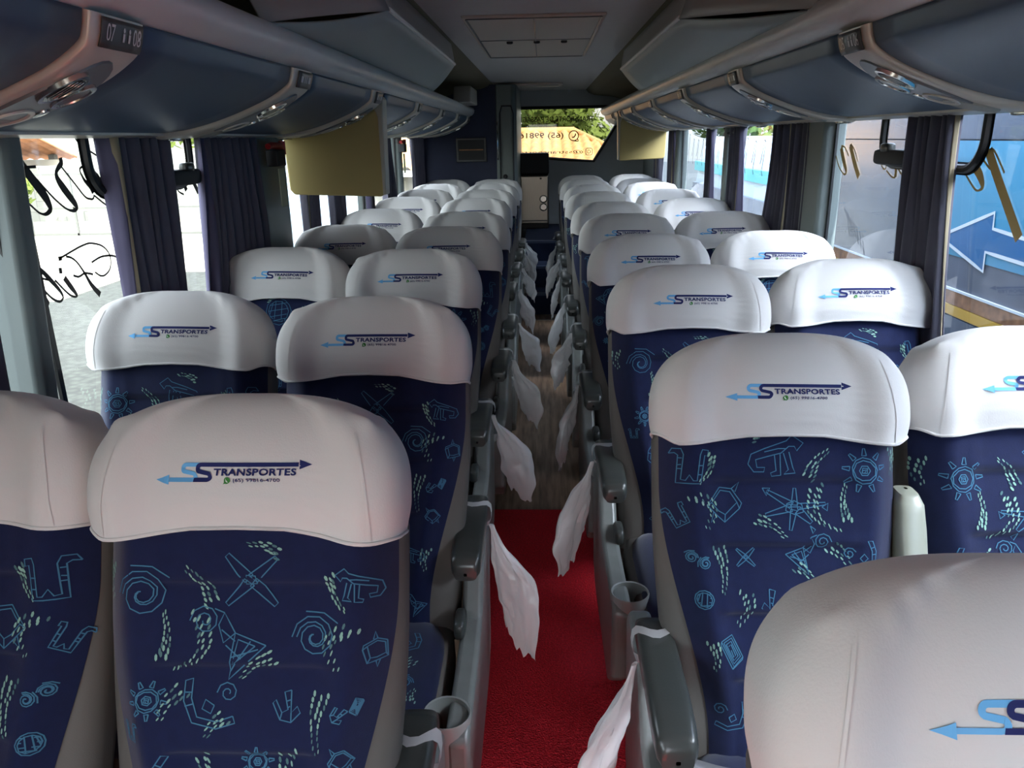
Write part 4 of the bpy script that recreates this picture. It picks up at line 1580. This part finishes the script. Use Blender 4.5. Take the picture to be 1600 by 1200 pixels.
# small arc of another vent frame farther down the right side
m = M()
m.tube([(1.17, 4.85 + .42 * q / 10, 1.655 - .055 * sin(pi * q / 10)) for q in range(11)], .014, 8)
m.build('vent_frame', MT['black'], WIN[('right', 3.6)])


# ---------------------------------------------------------------- curtains
def curtain(side, yt, yb, folds, label, band=None, lining=False, zb=.80, seed=0, xo=0.0, amp=.016):
    s = -1 if side == 'left' else 1
    r = random.Random(seed)
    ph = r.uniform(0, 6)
    yc = (yt[0] + yt[1]) / 2
    far = yc > 3.7
    xc = 1.172 if far else 1.163
    amp = .020 if far else .016
    org = Vector((s * 1.125, yc, 1.64))

    def fn(a, b, extra=0.0):
        e = b ** 1.4
        y = yt[0] + (yt[1] - yt[0]) * a + ((yb[0] - yt[0]) * (1 - a) + (yb[1] - yt[1]) * a) * e
        y += .012 * sin(2.3 * a * 6 + ph + 3 * b)
        x = xc - xo + amp * (1.0 + .3 * sin(ph + 5 * b)) * sin(2 * pi * folds * a + ph + .9 * sin(2.5 * b + ph)) + .005 * sin(4 * pi * folds * a + 2 * ph + 2 * b) + extra
        return Vector((s * x, y, 1.645 - (1.645 - zb) * b)) - org
    m = M()
    m.grid(fn, int(folds * 14), 24)
    o = m.build('curtain', MT['curtain'], None, 80, solid=.003)
    o.location = org
    tag(o, label, 'curtain', 'curtains along the %s windows' % side)
    if band is not None:
        m = M()
        a0, a1 = band
        m.grid(lambda a, b: fn(a0 + (a1 - a0) * a, b, -.006), 4, 24)
        m.build('edge_band', MT['curtain_band'], o, 80, solid=.003)
    if lining:
        m = M()
        a0, a1 = (0, .09) if lining == 'near' else (.91, 1)
        m.grid(lambda a, b: fn(a0 + (a1 - a0) * a, b, -.003) + Vector((0, (-.02 if lining == 'near' else .02) * b, 0)), 6, 24)
        m.build('lining_flap', MT['curtain_lining'], o, 80, solid=.003)
    return o


curtain('left', (2.08, 2.45), (2.09, 2.41), 6, 'dark curtain with beige edge band hanging across the nearest left window', (.04, .12), 'near', seed=1)
curtain('left', (2.66, 3.17), (2.58, 3.27), 8, 'wide dark curtain beside the pillar of the nearest left window', None, 'near', seed=2)
curtain('left', (3.80, 4.04), (3.80, 4.06), 4, 'violet curtain with beige band below the left monitor, nearer one', (.2, .3), False, seed=3)
curtain('left', (4.30, 4.60), (4.30, 4.60), 4, 'violet curtain below the left monitor, farther one', None, False, seed=4)
curtain('left', (5.22, 5.38), (5.22, 5.38), 3, 'narrow lilac curtain behind the left monitor', None, 'near', seed=5)
curtain('left', (5.78, 6.12), (5.78, 6.16), 5, 'violet curtain just in front of the rear red window hammer on the left', None, False, seed=6)
curtain('left', (7.15, 7.80), (7.15, 7.80), 7, 'violet curtain beside the toilet cabin', None, False, seed=7)
curtain('left', (.30, 1.58), (.30, 1.56), 14, 'dark drawn curtain just beyond the nearest grey left pillar, at the left picture edge', None, False, seed=21)
curtain('right', (2.32, 2.61), (2.19, 2.56), 6, 'dark curtain with beige edge hanging across the nearest right window', (.0, .014), False, seed=8)
curtain('right', (3.53, 3.80), (3.53, 3.84), 5, 'dark curtain right beside the grey right pillar', (.0, .03), False, seed=9)
curtain('right', (3.83, 4.12), (3.86, 4.38), 5, 'dark curtain second from the grey right pillar', (.0, .03), False, seed=10)
curtain('right', (4.74, 5.05), (4.72, 5.16), 4, 'violet curtain with pale lilac edge beyond the paired right curtains', (.12, .24), 'near', seed=11)
curtain('right', (5.56, 5.76), (5.56, 5.76), 3, 'narrow lilac curtain beside the far right window pane', None, 'near', seed=12)
curtain('right', (7.12, 7.48), (7.12, 7.50), 4, 'violet curtain with beige band to the right of the right monitor', (.1, .2), 'near', seed=13)
curtain('right', (8.0, 8.38), (8.0, 8.38), 4, 'violet curtain below the right monitor near the rear corner', (.5, .6), False, seed=14)

# red emergency hammers with a printed label below
for k, (y, x, lab) in enumerate(((3.27, -1.10, 'red emergency hammer in black holder beside the left monitor, label below'), (6.46, -1.13, 'red emergency hammer in black holder between rear left curtains'))):
    h = thing('emergency_hammer', (x, y, 1.58), lab, 'emergency hammer', 'red emergency hammers on the left pillars')
    m = M()
    m.tube([(.0, -.09, .005), (.0, -.05, .008), (.0, .05, .006), (.0, .085, -.004)], [.012, .014, .015, .012], 10)
    m.build('handle', MT['red'], h)
    m = M()
    m.tube([(.0, .085, -.03), (.0, .085, .025)], .014, 10)
    m.build('hammer_head', MT['red'], h)
    m = M()
    m.box(-.028, .022, -.05, .055, -.075, -.008)
    m.build('holder', MT['black_matte'], h, bevel=.006)
    m = M()
    m.box(-.006, -.002, .02, .09, -.24, -.085)
    m.build('label_plate', MT['label'], h)

# ---------------------------------------------------------------- outside
GZ = -1.2
m = M()
m.box(-60, 60, -40, 90, GZ - .05, GZ)
struct(m.build('ground', MT['gravel']))
m = M()
m.box(-45, -9.2, 14.0, 60, GZ, GZ + .03)
m.box(-9.2, -5.5, 17.3, 60, GZ, GZ + .03)
struct(m.build('yard', MT['concrete']))

# grey block wall, gate and posts at the far side of the yard
m = M()
m.box(-45, -11.2, 29.5, 29.8, GZ, .9)
struct(m.build('block_wall', MT['blocks'], smooth=0))
gt = thing('steel_gate', (-15, 24.6, GZ), 'pale steel sliding gate frame across the bright yard', 'gate')
for k in range(9):
    m = M()
    m.box(-6 + 1.5 * k - .03, -6 + 1.5 * k + .03, -.03, .03, 0, 2.0)
    m.build('bar', MT['gate'], gt)
m = M()
for z in (.08, .9, 1.95):
    m.box(-6.1, 6.1, -.03, .03, z - .035, z + .035)
m.build('rail', MT['gate'], gt)
for k, x in enumerate((-17.2, -12.4)):
    m = M()
    m.box(-.12, .12, -.12, .12, 0, 5.2 - k * .6)
    o = m.build('yard_post', MT['gate'])
    o.location = (x, 23.0, GZ)
    tag(o, ('taller' if k == 0 else 'shorter') + ' grey post standing by the yard gate', 'post', 'posts in the yard')

# shelter with a terracotta roof across the yard
sh = thing('shelter', (-24, 29, GZ), 'open shelter with terracotta roof across the yard on the left', 'shelter')
m = M()
m.grid(lambda a, b: Vector((-7 + 12 * a, -3 + 6 * b, 2.35 + 1.0 * (1 - abs(2 * b - 1)) + .04 * sin(a * 160))), 120, 8)
m.build('roof', MT['canopy'], sh, solid=.08)
for x in (-6.3, -1, 4.3):
    for y in (-2.5, 2.5):
        m = M()
        m.box(x - .12, x + .12, y - .12, y + .12, 0, 2.5)
        m.build('post', MT['gate'], sh)
m = M()
m.box(-6.8, 4.8, 2.3, 2.5, 0, 2.3)
m.build('back_wall', MT['concrete'], sh)


def tree(name, loc, h, r, n, mt, label, seed, cat='tree', trunk=True, squash=.8, leaf=.16):
    t = thing(name, loc, label, cat, None)
    rn = random.Random(seed)
    m = M()
    blobs = [(Vector((rn.uniform(-.6, .6) * r, rn.uniform(-.6, .6) * r, h - r * squash + rn.uniform(-.5, .6) * r * squash)), r * rn.uniform(.45, .75)) for _ in range(7)]
    for k in range(n):
        c, br = blobs[k % 7]
        d = Vector((rn.gauss(0, 1), rn.gauss(0, 1), rn.gauss(0, 1))).normalized()
        p = c + d * br * rn.uniform(.6, 1.0)
        a = Vector((rn.gauss(0, 1), rn.gauss(0, 1), rn.gauss(0, 1))).normalized()
        b = d.cross(a).normalized()
        a = b.cross(d)
        q = leaf * rn.uniform(.6, 1.3)
        m.add([p - a * q, p + b * q * .5, p + a * q, p - b * q * .5], [(0, 1, 2, 3)])
    m.build('foliage', MT[mt], t, 0)
    if trunk:
        m = M()
        m.tube([(0, 0, 0), (.05, .02, h * .3), (-.03, .04, h * .75)], [r * .10, r * .08, r * .03], 9)
        m.build('trunk', MT['bark'], t)
    return t


tree('tree', (-21, 42, GZ), 7.0, 3.0, 2200, 'leaf_dark', 'broad green tree rising above the yard wall on the left', 1, leaf=.3)
tree('tree', (-15.5, 36, GZ), 5.5, 2.3, 1800, 'leaf_light', 'light green tree seen over the vent latch of the nearest left window', 2, leaf=.26)
tree('shrub', (-18.4, 26.5, GZ), 2.2, 1.0, 900, 'leaf_light', 'yellow green shrub behind the yard gate', 3, 'shrub', False, leaf=.16)
tree('shrub', (-13.2, 25.6, GZ), .9, .6, 500, 'leaf_light', 'low clump of weeds beside the yard gate', 4, 'shrub', False, leaf=.12)

# painted wall seen past the left monitor
m = M()
m.box(-6.6, -6.4, 19.0, 29, GZ, 3.0)
m.build('pale_wall', MT['pale_blue_wall'], None, 0)
o = bpy.data.objects['pale_wall']
struct(o)
m = M()
for (y, z, a, L) in ((20.6, 1.9, .6, 1.0), (20.9, 1.6, 1.5, 1.1), (21.4, 1.8, 2.2, .9), (20.2, 1.4, -.2, .8)):
    pts = []
    for q in range(14):
        t = 2 * pi * q / 14
        lx, ly = L * .5 * cos(t), L * .17 * sin(t)
        pts.append((y + lx * cos(a) - ly * sin(a), z + lx * sin(a) + ly * cos(a)))
    m.poly(pts, lambda yy, zz: Vector((-6.39, yy, zz)))
m.build('wall_painting', mat('pink wall paint', 'd8a9b0', .9), o)

# blue coach parked alongside on the right
BX = 2.72
bus = thing('parked_bus', (BX + 1.25, 1.6, GZ), 'blue and grey coach parked alongside the right windows', 'bus')
bo = Vector((BX + 1.25, 1.6, GZ))
Q = lambda y, z, e=0.0: Vector((BX - e, y, z)) - bo
m = M()
sec = [(0, .62), (0, 2.55), (.10, 3.02), (.35, 3.2), (2.15, 3.2), (2.4, 3.02), (2.5, 2.55), (2.5, .62), (2.4, .35), (.1, .35)]
m.prism(sec, lambda p, d: Vector((BX + p[0], d, GZ + p[1])) - bo, -4.6, 7.9)
m.build('body', MT['bus_dark'], bus, recalc=True, bevel=.03)


def side_patch(name, mt, y0, y1, z0, z1, e, parent=bus):
    m = M()
    m.box(BX - e - bo.x, BX + .01 - bo.x, y0 - bo.y, y1 - bo.y, z0 - bo.z, z1 - bo.z)
    return m.build(name, MT[mt], parent)


side_patch('window_band', 'bus_grey', -4.5, 7.85, 1.545, 2.35, .006)
side_patch('blue_panel', 'bus_cyan', -4.55, 5.72, .81, 1.535, .006)
side_patch('grey_panel', 'bus_grey', 5.73, 7.88, .60, 1.535, .006)
side_patch('rust_skirt', 'rust', -4.55, 7.86, .50, .585, .012)
side_patch('yellow_stripe', 'yellow', -4.55, 7.86, .43, .495, .014)
side_patch('white_line', 'white_paint', -4.55, 7.86, .588, .603, .016)
side_patch('pale_sill', 'bus_grey', -4.55, 7.86, .25, .42, .010)
m = M()
AR = [(5.42, .91), (4.81, 1.125), (4.80, 1.03), (3.2, .93), (3.2, .835), (4.84, .885), (4.83, .765)]
m.poly([(5.42, .91), (4.81, 1.125), (4.80, 1.03), (4.84, .885), (4.83, .765)], lambda y, z: Q(y, z, .009))
m.poly([(4.80, 1.03), (3.2, .93), (3.2, .835), (4.84, .885)], lambda y, z: Q(y, z, .009))
m.build('arrow_fill', MT['bus_blue'], bus, 0)
m = M()
m.strip([(3.2, .93), (4.80, 1.03), (4.81, 1.125), (5.42, .91), (4.83, .765), (4.84, .885), (3.2, .835)], .022, lambda y, z: Q(y, z, .012), 0, .1)
m.build('arrow_outline', MT['white_paint'], bus)
m = M()
m.strip([(6.0, .86), (6.9, .80), (7.8, .82)], .008, lambda y, z: Q(y, z, .010), 0, .1)
for k in range(7):
    m.strip([(7.2 - .08 * k, .95 - .03 * k), (7.1 - .08 * k, .88 - .05 * k), (7.0 - .05 * k, .72)], .010, lambda y, z: Q(y, z, .009), 0, .1)
m.build('scratches', MT['bus_grey'], bus)
for y in (-2.6, 5.2):
    m = M()
    m.lathe([(.0, -.02), (.30, -.02), (.42, .0), (.46, .05), (.46, .25), (.0, .25)], Vector((BX + .03, y, GZ + .47)) - bo, 32, 0, (1, 0, 0))
    m.build('wheel', MT['tire'], bus)

# white and teal van farther along on the right
vn = thing('parked_van', (4.6, 14, GZ), 'white and teal van parked behind the blue coach on the right', 'van')
m = M()
sec = [(-1.0, .35), (-1.05, .9), (-1.0, 1.6), (-.85, 2.5), (-.6, 2.75), (.6, 2.75), (.85, 2.5), (1.0, 1.6), (1.05, .9), (1.0, .35)]
m.prism(sec, lambda p, d: Vector((p[0], d, p[1])), -4.5, 5.0)
m.build('body', MT['van_paint'], vn, recalc=True, bevel=.05)
m = M()
m.box(-1.035, -.98, -4.4, 4.9, 2.02, 2.22)
m.build('teal_stripe', MT['teal'], vn)
m = M()
m.box(-1.06, -1.0, -4.4, 4.9, .9, 1.75)
m.build('window_band', MT['bus_grey'], vn)
for y in (-3.2, 3.4):
    m = M()
    m.lathe([(.0, -.02), (.24, -.02), (.36, .0), (.38, .2), (.0, .2)], (-1.0, y, .38), 28, 0, (1, 0, 0))
    m.build('wheel', MT['tire'], vn)

# tiled house and trees behind the rear window
hs = thing('house', (-1.5, 20, GZ - .42), 'house with orange clay tile roof seen through the rear window', 'house')
m = M()
m.box(-2.4, 3.0, -3.0, 5.0, 0, 2.55)
m.build('wall', MT['concrete'], hs)
m = M()


def tile(a, b):
    x = -3 + 5.4 * a
    lim = 2.3 + (3.6 - 2.3) * (1 - b)
    x = -3 + (lim + 3) * a
    return Vector((x, -3.7 + 4.3 * b, 2.62 + .72 * b + .085 * abs(sin(x * pi / .24)) + .012 * sin(b * 4.3 / .33 * 2 * pi)))


m.grid(tile, 560, 52)
m.build('tile_roof', MT['terracotta'], hs, 60)
m = M()


def tile2(a, b):
    # slope of the hip end, facing right
    y = -3.7 + 8.6 * a
    yy = y + (.6 - y) * b
    return Vector((3.6 - 1.3 * b + .0, yy, 2.62 + .72 * b + .045 * abs(sin(y * pi / .30))))


m.grid(tile2, 300, 20)
m.build('hip_roof', MT['terracotta'], hs, 60)
m = M()
m.tube([(-3, .6, 3.38), (2.3, .6, 3.38)], .09, 10)
m.tube([(2.3, .6, 3.38), (3.6, -3.7, 2.66)], .07, 10)
m.build('ridge_tile', MT['terracotta'], hs)
m = M()
m.box(-2.9, 3.6, -3.74, -3.68, 2.50, 2.62)
m.build('eave_board', MT['white_paint'], hs)
for k, (x, y, h, mt, nm) in enumerate(((-4.9, 29, 5.0, 'leaf_dark', 'leftmost green tree'), (.8, 29.5, 4.9, 'leaf_light', 'second light green tree'), (6.5, 29, 5.0, 'leaf_dark', 'third dark green tree'), (12.2, 29, 5.0, 'leaf_light', 'rightmost light green tree'))):
    tree('tree', (x, y, GZ), h, 2.0, 6000, mt, '%s behind the tiled house roof' % nm, 20 + k, leaf=.15).__setitem__('group', 'trees behind the rear house')
